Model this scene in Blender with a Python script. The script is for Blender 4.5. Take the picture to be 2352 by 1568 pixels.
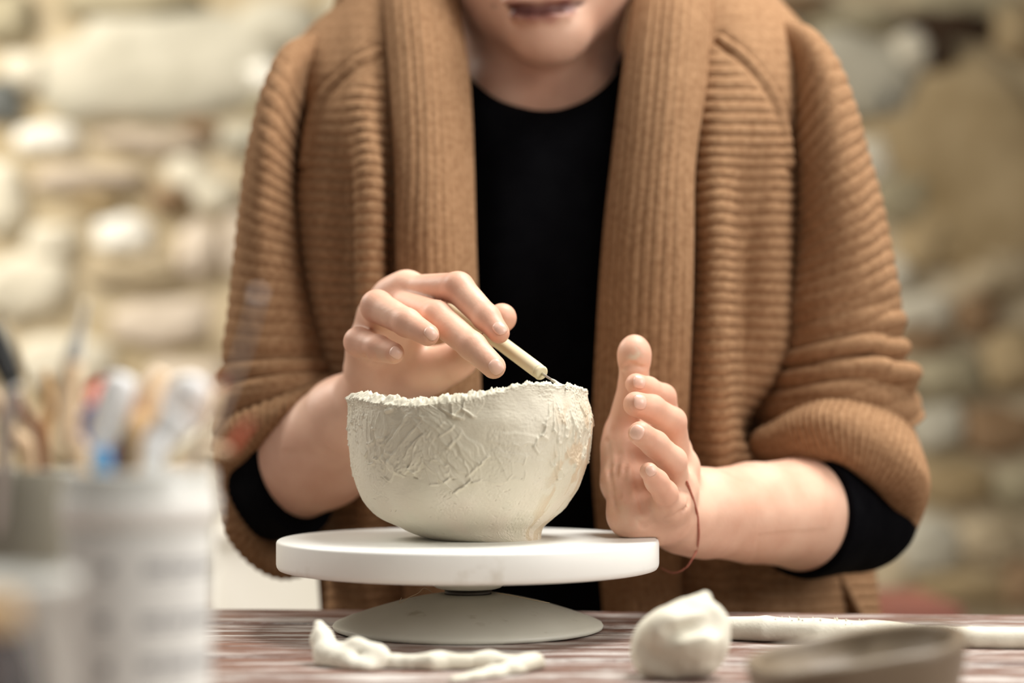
import bpy, bmesh, math, random
import numpy as np
from mathutils import Vector, Matrix
random.seed(7); np.random.seed(7)
PI = math.pi
SC = bpy.context.scene
COL = SC.collection
for o in list(bpy.data.objects): bpy.data.objects.remove(o)

# ------------------------------------------------------------------ camera, world, lights, exposure
CAM_H = 0.12          # metres above the table top (table top is z = 0)
FPX = 4000.0          # focal length in pixels of the 2352 x 1568 frame
HORIZON = 962.0
cd = bpy.data.cameras.new('camera'); cam = bpy.data.objects.new('camera', cd); COL.objects.link(cam)
cam.location = (0, 0, CAM_H); cam.rotation_euler = (PI/2, 0, 0)
cd.sensor_width = 36; cd.sensor_fit = 'HORIZONTAL'; cd.lens = FPX/2352*36
cd.shift_y = (HORIZON-784)/2352
cd.clip_start = 0.05; cd.clip_end = 60
cd.dof.use_dof = True; cd.dof.focus_distance = 0.968; cd.dof.aperture_fstop = 2.9
SC.camera = cam

w = bpy.data.worlds.new('world'); SC.world = w; w.use_nodes = True
bg = w.node_tree.nodes['Background']; bg.inputs[0].default_value = (1.0, 0.955, 0.90, 1); bg.inputs[1].default_value = 0.27

def area(name, loc, target, size, power, color=(1, 1, 1), size_y=None):
    l = bpy.data.lights.new(name, 'AREA'); l.energy = power; l.color = color; l.shape = 'RECTANGLE'
    l.size = size; l.size_y = size_y or size
    o = bpy.data.objects.new(name, l); COL.objects.link(o); o.location = loc
    o.rotation_euler = (Vector(target)-Vector(loc)).to_track_quat('-Z', 'Y').to_euler(); return o
area('skylight_lamp', (0.55, 1.17, 1.62), (0.0, 1.06, 0.05), 0.75, 37, (1.0, 0.975, 0.935), 0.75)
area('side_window_lamp', (-2.4, 2.4, 2.2), (-0.9, 4.4, 0.5), 1.4, 120, (1.0, 0.95, 0.86))
area('front_window_lamp', (1.45, 0.15, 0.80), (0.0, 1.0, 0.06), 0.8, 15.5, (1.0, 0.965, 0.92))

SC.view_settings.view_transform = 'Standard'; SC.view_settings.look = 'None'
SC.view_settings.gamma = 1; SC.view_settings.use_curve_mapping = False
SC.view_settings.exposure = 0.28

# ------------------------------------------------------------------ helpers
def P(px, py, Y):
    """world point at distance Y whose height and side offset were measured in the photograph"""
    return np.array([(px-1176.0)/FPX*Y, Y, CAM_H+(HORIZON-py)/FPX*Y])
def PX(n, Y): return n/FPX*Y

def tag(o, label=None, cat=None, group=None, kind=None):
    if label: o['label'] = label
    if cat: o['category'] = cat
    if group: o['group'] = group
    if kind: o['kind'] = kind
    return o
def empty(name, loc=(0, 0, 0)):
    o = bpy.data.objects.new(name, None); COL.objects.link(o); o.location = loc; o.empty_display_size = .02; return o
def mesh_obj(name, verts, faces, mat=None, parent=None, smooth=True):
    me = bpy.data.meshes.new(name)
    me.from_pydata([tuple(v) for v in verts] if not isinstance(verts, np.ndarray) else verts.tolist(), [], faces if not isinstance(faces, np.ndarray) else faces.tolist())
    me.update()
    if smooth: me.polygons.foreach_set('use_smooth', [True]*len(me.polygons))
    o = bpy.data.objects.new(name, me); COL.objects.link(o)
    if mat: me.materials.append(mat)
    if parent:
        o.parent = parent
        o.matrix_parent_inverse = Matrix.Translation(-world_loc(parent))
    return o
def world_loc(o):
    v = Vector((0, 0, 0))
    while o is not None:
        v += o.location
        if o.parent is not None: v += o.matrix_parent_inverse.translation
        o = o.parent
    return v
def subsurf(o, n=1):
    m = o.modifiers.new('sub', 'SUBSURF'); m.levels = n; m.render_levels = n
def solidify(o, t, off=-1):
    m = o.modifiers.new('solid', 'SOLIDIFY'); m.thickness = t; m.offset = off
def recalc(o):
    bm = bmesh.new(); bm.from_mesh(o.data); bmesh.ops.recalc_face_normals(bm, faces=bm.faces); bm.to_mesh(o.data); bm.free()

def _hash(ix, iy, iz, seed):
    h = (ix.astype(np.int64)*374761393 + iy.astype(np.int64)*668265263 + iz.astype(np.int64)*2147483647 + seed*144665) & 0xffffffff
    h = ((h ^ (h >> 13))*1274126177) & 0xffffffff
    h = h ^ (h >> 16)
    return (h & 0xffff)/32767.5-1.0
def noise3(p, seed=0):
    """smooth value noise in -1..1 at points p (N,3)"""
    i = np.floor(p).astype(np.int64); f = p-i; f = f*f*f*(f*(f*6-15)+10)
    r = 0
    for dx in (0, 1):
        for dy in (0, 1):
            for dz in (0, 1):
                wgt = (f[:, 0] if dx else 1-f[:, 0])*(f[:, 1] if dy else 1-f[:, 1])*(f[:, 2] if dz else 1-f[:, 2])
                r = r+wgt*_hash(i[:, 0]+dx, i[:, 1]+dy, i[:, 2]+dz, seed)
    return r
def fbm(p, oct=4, seed=0, gain=.5):
    r = 0; a = 1
    for k in range(oct):
        r = r+a*noise3(p*2**k, seed+k*17); a *= gain
    return r
def sstep(a, b, x):
    t = np.clip((x-a)/(b-a), 0, 1); return t*t*(3-2*t)

# ---- materials
def nodemat(name):
    m = bpy.data.materials.new(name); m.use_nodes = True
    return m, m.node_tree, m.node_tree.nodes['Principled BSDF']
def lin(r, g, b):
    f = lambda c: (c/255/12.92) if c/255 <= .04045 else ((c/255+.055)/1.055)**2.4
    return (f(r), f(g), f(b), 1)
def material(name, c1, c2=None, rough=.6, scale=20, bump=0, bscale=200, spec=.5, stretch=(1, 1, 1), sss=0, metal=0, detail=5, coat=0, bdist=.001, ramp=(.35, .65), trans=0, sheen=0):
    m, nt, b = nodemat(name)
    b.inputs['Roughness'].default_value = rough; b.inputs['Specular IOR Level'].default_value = spec
    b.inputs['Metallic'].default_value = metal
    if sss:
        b.inputs['Subsurface Weight'].default_value = sss; b.inputs['Subsurface Radius'].default_value = (1, .35, .2); b.inputs['Subsurface Scale'].default_value = .006
    if trans: b.inputs['Transmission Weight'].default_value = trans
    if sheen: b.inputs['Sheen Weight'].default_value = sheen; b.inputs['Sheen Roughness'].default_value = .5
    b.inputs['Base Color'].default_value = c1
    tc = nt.nodes.new('ShaderNodeTexCoord'); mp = nt.nodes.new('ShaderNodeMapping'); nt.links.new(tc.outputs['Object'], mp.inputs[0])
    mp.inputs['Scale'].default_value = stretch
    if c2:
        n = nt.nodes.new('ShaderNodeTexNoise'); n.inputs['Scale'].default_value = scale; n.inputs['Detail'].default_value = detail
        nt.links.new(mp.outputs[0], n.inputs['Vector'])
        r = nt.nodes.new('ShaderNodeValToRGB'); r.color_ramp.elements[0].position = ramp[0]; r.color_ramp.elements[1].position = ramp[1]
        r.color_ramp.elements[0].color = c1; r.color_ramp.elements[1].color = c2
        nt.links.new(n.outputs[0], r.inputs[0]); nt.links.new(r.outputs[0], b.inputs['Base Color'])
    if bump:
        n = nt.nodes.new('ShaderNodeTexNoise'); n.inputs['Scale'].default_value = bscale; n.inputs['Detail'].default_value = 6
        nt.links.new(mp.outputs[0], n.inputs['Vector'])
        bp = nt.nodes.new('ShaderNodeBump'); bp.inputs['Strength'].default_value = bump; bp.inputs['Distance'].default_value = bdist
        nt.links.new(n.outputs[0], bp.inputs['Height']); nt.links.new(bp.outputs[0], b.inputs['Normal'])
    return m
def vcol(m, layer='tint', mode='MIX'):
    """let a colour attribute (alpha = how much) lie over the base colour"""
    nt = m.node_tree; b = nt.nodes['Principled BSDF']
    a = nt.nodes.new('ShaderNodeVertexColor'); a.layer_name = layer
    mx = nt.nodes.new('ShaderNodeMix'); mx.data_type = 'RGBA'
    src = b.inputs['Base Color'].links
    if src: nt.links.new(src[0].from_socket, mx.inputs[6])
    else: mx.inputs[6].default_value = b.inputs['Base Color'].default_value
    nt.links.new(a.outputs['Color'], mx.inputs[7]); nt.links.new(a.outputs['Alpha'], mx.inputs[0])
    nt.links.new(mx.outputs[2], b.inputs['Base Color'])
def set_tint(o, rgba):
    at = o.data.color_attributes.new('tint', 'FLOAT_COLOR', 'POINT')
    at.data.foreach_set('color', rgba.astype(np.float32).ravel())

# ---- parametric surfaces
def catmull(pts, ts, closed=False):
    """pts (n,...) control points, ts in 0..n-1 (or 0..n closed)"""
    pts = np.asarray(pts, float); n = len(pts)
    i = np.floor(ts).astype(int)
    if not closed: i = np.clip(i, 0, n-2)
    t = (ts-i).reshape((-1,)+(1,)*(pts.ndim-1))
    if closed: g = lambda k: pts[(i+k) % n]
    else:
        ext = np.concatenate([2*pts[:1]-pts[1:2], pts, 2*pts[-1:]-pts[-2:-1]]); g = lambda k: ext[i+k+1]
    p0, p1, p2, p3 = g(-1), g(0), g(1), g(2)
    return .5*((2*p1)+(-p0+p2)*t+(2*p0-5*p1+4*p2-p3)*t*t+(-p0+3*p1-3*p2+p3)*t**3)
def grid_normals(G, closed_v=False):
    du = np.gradient(G, axis=0)
    if closed_v: dv = np.roll(G, -1, 1)-np.roll(G, 1, 1)
    else: dv = np.gradient(G, axis=1)
    n = np.cross(du, dv); l = np.linalg.norm(n, axis=2, keepdims=True); return n/np.maximum(l, 1e-12)
def grid_faces(nu, nv, closed_v=False):
    i = np.arange(nu-1)[:, None]; j = np.arange(nv if closed_v else nv-1)[None, :]
    j2 = (j+1) % nv
    return np.stack([i*nv+j, i*nv+j2, (i+1)*nv+j2, (i+1)*nv+j], -1).reshape(-1, 4)
def surf(ctrl, nu, nv):
    """ctrl[r][c] = world points; returns (nu,nv,3)"""
    c = np.asarray(ctrl, float)
    a = catmull(c, np.linspace(0, c.shape[0]-1, nu))
    b = catmull(np.swapaxes(a, 0, 1), np.linspace(0, c.shape[1]-1, nv))
    return np.swapaxes(b, 0, 1)
def rib(ph, sharp=.45): return np.abs(np.sin(PI*ph))**sharp

def tube(name, pts, rads, mat, parent=None, nseg=12, res=6, closed_ends=True):
    pts = np.asarray(pts, float); n = len(pts); rads = np.asarray(rads, float)
    ts = np.linspace(0, n-1, (n-1)*res+1)
    C = catmull(pts, ts); R = np.maximum(catmull(rads, ts), 1e-5)
    T = np.gradient(C, axis=0); T /= np.linalg.norm(T, axis=1, keepdims=True)
    up = np.array([0, 0, 1.]) if abs(T[0][2]) < .9 else np.array([1., 0, 0])
    V = []; F = []
    nrm = np.cross(T[0], up); nrm /= np.linalg.norm(nrm)
    for k in range(len(C)):
        nrm = nrm-T[k]*np.dot(nrm, T[k]); nrm /= np.linalg.norm(nrm); bn = np.cross(T[k], nrm)
        for s in range(nseg):
            a = 2*PI*s/nseg; V.append(C[k]+R[k]*(math.cos(a)*nrm+math.sin(a)*bn))
    for k in range(len(C)-1):
        for s in range(nseg):
            F.append([k*nseg+s, k*nseg+(s+1) % nseg, (k+1)*nseg+(s+1) % nseg, (k+1)*nseg+s])
    if closed_ends:
        F.append(list(range(nseg))[::-1]); F.append([(len(C)-1)*nseg+s for s in range(nseg)])
    return mesh_obj(name, V, F, mat, parent)
def lathe(name, prof, loc, mat, parent=None, n=96, z0=0):
    """prof = [(r,z)...] world metres; closed at r=0 ends"""
    V = []; F = []
    for r, z in prof:
        for s in range(n):
            a = 2*PI*s/n; V.append((loc[0]+r*math.cos(a), loc[1]+r*math.sin(a), loc[2]+z))
    for k in range(len(prof)-1):
        for s in range(n):
            F.append([k*n+s, k*n+(s+1) % n, (k+1)*n+(s+1) % n, (k+1)*n+s])
    F.append(list(range(n))[::-1]); F.append([(len(prof)-1)*n+s for s in range(n)])
    return mesh_obj(name, V, F, mat, parent)
def box(name, lo, hi, mat, parent=None, bevel=0.0):
    x0, y0, z0 = lo; x1, y1, z1 = hi
    V = [(x0, y0, z0), (x1, y0, z0), (x1, y1, z0), (x0, y1, z0), (x0, y0, z1), (x1, y0, z1), (x1, y1, z1), (x0, y1, z1)]
    F = [(0, 3, 2, 1), (4, 5, 6, 7), (0, 1, 5, 4), (1, 2, 6, 5), (2, 3, 7, 6), (3, 0, 4, 7)]
    o = mesh_obj(name, V, F, mat, parent, smooth=False)
    if bevel:
        bm = bmesh.new(); bm.from_mesh(o.data); bmesh.ops.bevel(bm, geom=bm.edges[:], offset=bevel, segments=2, affect='EDGES', profile=.5); bm.to_mesh(o.data); bm.free()
    return o

# ---- signed distance modelling: tapered capsules and ellipsoids melted together, then meshed
def rc(a, b, r1, r2): return ('c', np.array(a, float), np.array(b, float), float(r1), float(r2))
def ell(c, r, rot=None):
    R = np.eye(3) if rot is None else np.array(Matrix.Rotation(rot[1], 3, rot[0]))
    return ('e', np.array(c, float), np.array(r, float), R)
def pd(q, p):
    if q[0] == 'c':
        a, b, r1, r2 = q[1:]; ba = b-a; pa = p-a
        t = np.clip(pa@ba/max(ba@ba, 1e-12), 0, 1)
        return np.linalg.norm(pa-t[:, None]*ba, axis=1)-(r1+(r2-r1)*t)
    c, r, R = q[1:]
    x = (p-c)@R; k0 = np.linalg.norm(x/r, axis=1); k1 = np.linalg.norm(x/(r*r), axis=1)
    return k0*(k0-1)/np.maximum(k1, 1e-9)
def smin(a, b, k):
    h = np.maximum(k-np.abs(a-b), 0)/k; return np.minimum(a, b)-h*h*k*.25
def eval_sdf(groups, p, keep=None):
    """groups: list of dict(prims, k, join) ; 'core' groups are melted into one another, 'limb' groups only into the core"""
    core = None; limbs = []
    for gi, g in enumerate(groups):
        d = None
        for pi, q in enumerate(g['prims']):
            if keep is not None and (gi, pi) not in keep: continue
            x = pd(q, p); d = x if d is None else smin(d, x, g['k'])
        if d is None: continue
        if g.get('limb'): limbs.append((d, g))
        elif g.get('cut'): limbs.append((d, g))
        else: core = d if core is None else smin(core, d, g['join'])
    out = core
    for d, g in limbs:
        if g.get('cut'): continue
        x = d if core is None else smin(core, d, g['join'])
        out = x if out is None else smin(out, x, .0012)
    for d, g in limbs:
        if g.get('cut') and out is not None:
            out = -smin(-out, d, g['k'])
    return out if out is not None else np.full(len(p), 1.0)
def mesh_sdf(groups, lo, hi, h, blk=28, project=True, extra=None):
    lo = np.array(lo, float); hi = np.array(hi, float)
    n = np.ceil((hi-lo)/h).astype(int)+1
    D = np.full(tuple(n), 1.0, np.float32)
    allp = [(gi, pi) for gi, g in enumerate(groups) for pi in range(len(g['prims']))]
    for bx in range(0, n[0], blk):
        for by in range(0, n[1], blk):
            cen = []; bzs = list(range(0, n[2], blk))
            for bz in bzs: cen.append(lo+h*(np.array([bx, by, bz])+blk/2))
            cen = np.array(cen); hr = h*blk*.5*1.75
            dall = {}
            for gi, pi in allp: dall[(gi, pi)] = pd(groups[gi]['prims'][pi], cen)
            pos = [k for k in allp if not groups[k[0]].get('cut')]
            dm = np.min([dall[k] for k in pos], axis=0)
            for zi, bz in enumerate(bzs):
                m = dm[zi]
                if m > hr+.03: continue
                if m < -(hr+.03): 
                    D[bx:bx+blk, by:by+blk, bz:bz+blk] = -1; continue
                keep = {k for k in allp if dall[k][zi] < m+2*hr+.03 or (groups[k[0]].get('cut') and dall[k][zi] < 2*hr)}
                ex, ey, ez = min(bx+blk, n[0]), min(by+blk, n[1]), min(bz+blk, n[2])
                g = np.stack(np.meshgrid(np.arange(bx, ex), np.arange(by, ey), np.arange(bz, ez), indexing='ij'), -1).reshape(-1, 3)*h+lo
                d = eval_sdf(groups, g, keep)
                if extra is not None: d = extra(g, d)
                D[bx:ex, by:ey, bz:ez] = d.reshape(ex-bx, ey-by, ez-bz)
    return nets(D, lo, h, groups, project, extra)
def nets(D, lo, h, groups, project, extra):
    S = D < 0
    a = S[:-1, :-1, :-1]
    anyv = a.copy(); allv = a.copy()
    for dx in (0, 1):
        for dy in (0, 1):
            for dz in (0, 1):
                if dx+dy+dz == 0: continue
                s = S[dx:S.shape[0]-1+dx, dy:S.shape[1]-1+dy, dz:S.shape[2]-1+dz]
                anyv |= s; allv &= s
    act = anyv & ~allv
    idx = np.argwhere(act); N = len(idx)
    ID = np.full(act.shape, -1, np.int32); ID[act] = np.arange(N)
    corner = {}
    for dx in (0, 1):
        for dy in (0, 1):
            for dz in (0, 1):
                corner[(dx, dy, dz)] = D[idx[:, 0]+dx, idx[:, 1]+dy, idx[:, 2]+dz].astype(float)
    acc = np.zeros((N, 3)); cnt = np.zeros(N)
    ks = list(corner)
    for A in ks:
        for B in ks:
            df = [b-a_ for a_, b in zip(A, B)]
            if sum(abs(x) for x in df) != 1 or sum(df) != 1: continue
            d0, d1 = corner[A], corner[B]; m = (d0 < 0) != (d1 < 0)
            t = np.where(m, d0/np.where(np.abs(d0-d1) < 1e-12, 1e-12, d0-d1), 0)
            pt = np.array(A)[None, :]+t[:, None]*np.array(df)[None, :]
            acc += pt*m[:, None]; cnt += m
    V = lo+h*(idx+acc/np.maximum(cnt, 1)[:, None])
    F = []
    for ax in range(3):
        o1, o2 = [(1, 2), (2, 0), (0, 1)][ax]
        sl0 = [slice(1, -1)]*3; sl0[ax] = slice(0, -1); sl1 = [slice(1, -1)]*3; sl1[ax] = slice(1, None)
        s0, s1 = S[tuple(sl0)], S[tuple(sl1)]
        e = np.argwhere(s0 != s1); 
        if not len(e): continue
        flip = s1[e[:, 0], e[:, 1], e[:, 2]]
        base = e.copy(); base[:, o1] += 1; base[:, o2] += 1
        c = []
        for (u, v) in ((-1, -1), (0, -1), (0, 0), (-1, 0)):
            q = base.copy(); q[:, o1] += u; q[:, o2] += v; c.append(ID[q[:, 0], q[:, 1], q[:, 2]])
        f = np.stack(c, 1); f[flip] = f[flip][:, ::-1]
        F.append(f)
    F = np.concatenate(F); F = F[(F >= 0).all(1)]
    if project:
        for it in range(2):
            for s in range(0, N, 200000):
                p = V[s:s+200000]; e = h*.35
                f = lambda q: (eval_sdf_blocked(groups, q) if extra is None else extra(q, eval_sdf_blocked(groups, q)))
                d0 = f(p); g = np.stack([f(p+np.eye(3)[k]*e)-d0 for k in range(3)], 1)/e
                g2 = np.maximum((g*g).sum(1), .25)
                V[s:s+200000] = p-np.clip((d0/g2)[:, None]*g, -h*.6, h*.6)
    return V, F
def eval_sdf_blocked(groups, p):
    """same as eval_sdf but culls primitives per spatial bucket"""
    out = np.empty(len(p)); size = .05
    key = np.floor(p/size).astype(np.int64); k1 = key[:, 0]*73856093 ^ key[:, 1]*19349663 ^ key[:, 2]*83492791
    order = np.argsort(k1, kind='stable'); ks = k1[order]; cut = np.flatnonzero(np.diff(ks))+1
    allp = [(gi, pi) for gi, g in enumerate(groups) for pi in range(len(g['prims']))]
    for seg in np.split(order, cut):
        if not len(seg): continue
        q = p[seg]; c = q.mean(0); hr = np.linalg.norm(q-c, axis=1).max()+1e-6
        dd = {k: pd(groups[k[0]]['prims'][k[1]], c[None])[0] for k in allp}
        m = min(dd[k] for k in allp if not groups[k[0]].get('cut'))
        keep = {k for k in allp if dd[k] < m+2*hr+.03 or (groups[k[0]].get('cut') and dd[k] < 2*hr+.01)}
        out[seg] = eval_sdf(groups, q, keep)
    return out
# ------------------------------------------------------------------ the room: rough stone wall and floor
WY = 4.4                                  # distance of the wall's mortar face
TABLE_H = 0.76
MAT_MORTAR = material('lime_mortar', lin(164, 148, 118), lin(188, 174, 148), rough=.95, scale=3.5, bump=.6, bscale=22, bdist=.01, spec=.1)
MAT_FLOOR = material('floor_screed', lin(120, 104, 86), lin(146, 130, 108), rough=.8, scale=6, bump=.2, bscale=60)
def structure(o, name=None): o['kind'] = 'structure'; return o
wall = empty('wall_back', (0, WY, -TABLE_H)); structure(wall)
# mortar bed: a slightly lumpy sheet
nu, nv = 60, 110
xx = np.linspace(-3.6, 3.6, nv); zz = np.linspace(-TABLE_H, 2.4, nu)
Xg, Zg = np.meshgrid(xx, zz); pts = np.stack([Xg, np.full_like(Xg, WY), Zg], -1)
pts[..., 1] += .02*fbm((pts*np.array([4, 1, 4.])).reshape(-1, 3), 3, 2).reshape(nu, nv)
mo = mesh_obj('mortar_bed', pts.reshape(-1, 3), grid_faces(nu, nv), MAT_MORTAR, wall)
o = structure(box('floor', (-3.6, -1.2, -TABLE_H-.05), (3.6, WY+.05, -TABLE_H), MAT_FLOOR))
def stone_mat(name, c, d=26, rough=.9):
    c2 = tuple(max(0, v-d) for v in c)
    return material(name, lin(*c2), lin(*c), rough=rough, scale=7, bump=.5, bscale=40, bdist=.006, spec=.2, ramp=(.3, .62))
SM = {k: stone_mat('stone_'+k, c) for k, c in dict(grey=(190, 184, 166), cream=(214, 206, 186), white=(242, 238, 226), tan=(184, 168, 140), pink=(204, 190, 172), brown=(148, 122, 94), ochre=(168, 148, 114),
     slate=(110, 112, 108), dark=(64, 48, 34), olive=(170, 160, 134)).items()}  # dark: painted shade of holes in the wall
stones_xy = []
def stone(cx, cy, w, h, kind, ang=0, out=.05, seed=None):
    """centre and size in photograph pixels on the wall plane"""
    sd = len(stones_xy) if seed is None else seed
    rng = random.Random(sd*13+5)
    n = 16; rings = [(1.0, 0.0), (.97, .55), (.82, .88), (.45, 1.0)]
    k = WY/FPX; c = P(cx, cy, WY); V = []; F = []
    jag = [1+rng.uniform(-.13, .13) for _ in range(n)]
    ca, sa = math.cos(math.radians(ang)), math.sin(math.radians(ang))
    e = .72
    for (rr, dd) in rings:
        for s in range(n):
            a = 2*PI*s/n; x = math.copysign(abs(math.cos(a))**e, math.cos(a))*jag[s]*rr*w/2; y = math.copysign(abs(math.sin(a))**e, math.sin(a))*jag[s]*rr*h/2
            V.append((c[0]+(x*ca-y*sa)*k, WY+.02-dd*(out+.02)*(1+rng.uniform(-.18, .18)), c[2]+(x*sa+y*ca)*k))
    V.append((c[0]+rng.uniform(-.1, .1)*w*k, WY-out*1.02, c[2]))
    for r in range(3):
        for s in range(n): F.append([r*n+s, r*n+(s+1) % n, (r+1)*n+(s+1) % n, (r+1)*n+s])
    for s in range(n): F.append([3*n+s, 3*n+(s+1) % n, 4*n])
    o = mesh_obj('stone', V, F, SM[kind], wall)
    stones_xy.append((cx, cy, w, h)); return o
for a in [
 (372, 165, 560, 250, 'grey', 3), (60, 165, 120, 90, 'cream', 0), (8, 235, 90, 110, 'slate', 8), (20, 40, 120, 120, 'olive', 0), (606, 182, 85, 74, 'white', 0), (112, 322, 150, 74, 'white', 4),
 (345, 325, 250, 44, 'pink', -3), (200, 415, 270, 56, 'pink', 2), (440, 408, 120, 76, 'cream', -25), (10, 460, 110, 170, 'cream', 0), (284, 540, 140, 92, 'white', 0), (120, 556, 130, 80, 'cream', 8),
 (62, 655, 220, 150, 'cream', 12), (305, 628, 230, 60, 'tan', 0), (500, 452, 100, 90, 'cream', 0), (455, 575, 100, 140, 'pink', -10), (548, 560, 80, 150, 'pink', 0), (470, 300, 90, 40, 'brown', -15),
 (560, 320, 120, 80, 'grey', 0), (640, 60, 200, 110, 'grey', 0), (650, 250, 150, 60, 'olive', 0), (830, 30, 180, 90, 'grey', 0), (300, 10, 330, 60, 'olive', 0), (380, 740, 260, 110, 'pink', 5), (150, 830, 240, 120, 'cream', 0),
 (560, 760, 150, 160, 'tan', 0), (430, 880, 200, 110, 'pink', 0), (200, 1000, 260, 140, 'tan', 0), (520, 1000, 220, 120, 'cream', 0), (390, 460, 90, 50, 'brown', 0), (230, 470, 120, 50, 'ochre', 0), (360, 600, 90, 36, 'tan', 0),
 # right half
 (2235, 400, 400, 560, 'ochre', 34), (1965, 175, 300, 210, 'grey', -18), (2090, 120, 90, 100, 'cream', 20), (2020, 215, 120, 110, 'slate', 0), (2185, 60, 210, 66, 'dark', -6), (2150, 120, 70, 110, 'dark', 20), (2220, 12, 300, 62, 'olive', -4),  # the two dark lumps stand in for shaded holes
 (1790, 12, 270, 46, 'brown', 2), (1960, 50, 210, 60, 'olive', 3), (1780, 75, 130, 70, 'grey', 0), (1995, 370, 110, 120, 'cream', 30), (2320, 60, 100, 160, 'ochre', 10), (2075, 450, 130, 150, 'olive', 30), (2140, 560, 150, 130, 'ochre', 10),
 (2110, 715, 150, 90, 'cream', 4), (2240, 725, 110, 100, 'brown', 0), (2120, 785, 140, 60, 'brown', 0), (2300, 620, 180, 110, 'tan', 12), (2180, 860, 160, 110, 'olive', 0), (2320, 830, 130, 160, 'ochre', 0), (2150, 980, 130, 110, 'grey', 5),
 (2290, 990, 180, 120, 'brown', -6), (2190, 1110, 190, 110, 'ochre', 0), (2330, 1120, 120, 100, 'olive', 0), (2130, 1250, 150, 130, 'grey', 0), (2270, 1240, 160, 110, 'tan', 5), (2200, 1350, 260, 80, 'ochre', 0), (2040, 640, 100, 100, 'cream', 0),
 (2050, 900, 90, 100, 'tan', 0), (2040, 1350, 120, 90, 'tan', 0), (2340, 1340, 90, 120, 'brown', 0)]:
    stone(*a)
rng = random.Random(3); tries = 0
while tries < 4000:
    tries += 1
    w_ = rng.uniform(110, 300); h_ = w_*rng.uniform(.45, .8); x_ = rng.uniform(-1500, 3500); y_ = rng.uniform(-500, 1500)
    if all(abs(x_-q[0]) > (w_+q[2])*.46 or abs(y_-q[1]) > (h_+q[3])*.46 for q in stones_xy):
        stone(x_, y_, w_, h_, rng.choice(['grey', 'cream', 'tan', 'pink', 'ochre', 'olive', 'brown'] if x_ < 1200 else ['tan', 'ochre', 'olive', 'ochre', 'olive', 'brown']), rng.uniform(-12, 12), out=rng.uniform(.02, .035))

# things standing in the blur behind the table
MAT_CREAM = material('cream_plaster', lin(240, 236, 222), lin(248, 244, 234), rough=.7, scale=8)
def px_box(name, x0, x1, y0, y1, Y, depth, mat, bevel=.01, zlo=None):
    a = P(x0, y1, Y); b = P(x1, y0, Y)
    return box(name, (a[0], Y, zlo if zlo is not None else a[2]), (b[0], Y+depth, b[2]), mat, None, bevel)
o = px_box('storage_bin', 470, 775, 1225, 1400, 3.0, .4, MAT_CREAM, .02, -TABLE_H)
bin_ = empty('storage_bin', (0, 0, 0)); bin_.name = 'plastic_bin'
o.name = 'bin_body'; bin_.location = (float(P(620, 1300, 3.0)[0]), 3.2, -TABLE_H); o.parent = bin_; o.matrix_parent_inverse = Matrix.Translation(-Vector(bin_.location))
a_ = P(460, 1225, 3.0); b_ = P(785, 1225, 3.0)
lid = box('bin_lid', (a_[0], 2.985, a_[2]-.012), (b_[0], 3.415, a_[2]+.014), MAT_CREAM, bin_, .008)
tag(bin_, 'cream white bin in the blur behind the table below the bent elbow', 'bin')
MAT_RED = material('red_paint', lin(140, 84, 68), lin(126, 74, 60), rough=.6, scale=12)
stool = empty('wooden_stool', (float(P(2120, 1400, 2.4)[0]), 2.5, -TABLE_H))
tag(stool, 'low stool with a faded red seat in the blur before the stone wall', 'stool')
a_ = P(2030, 1393, 2.4); b_ = P(2215, 1393, 2.4)
box('seat', (a_[0], 2.4, a_[2]-.03), (b_[0], 2.66, a_[2]), MAT_RED, stool, .006)
for sx in (a_[0]+.012, b_[0]-.042):
    for sy in (2.415, 2.615):
        box('leg', (sx, sy, -TABLE_H), (sx+.03, sy+.03, a_[2]-.03), MAT_RED, stool, .003)
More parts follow.
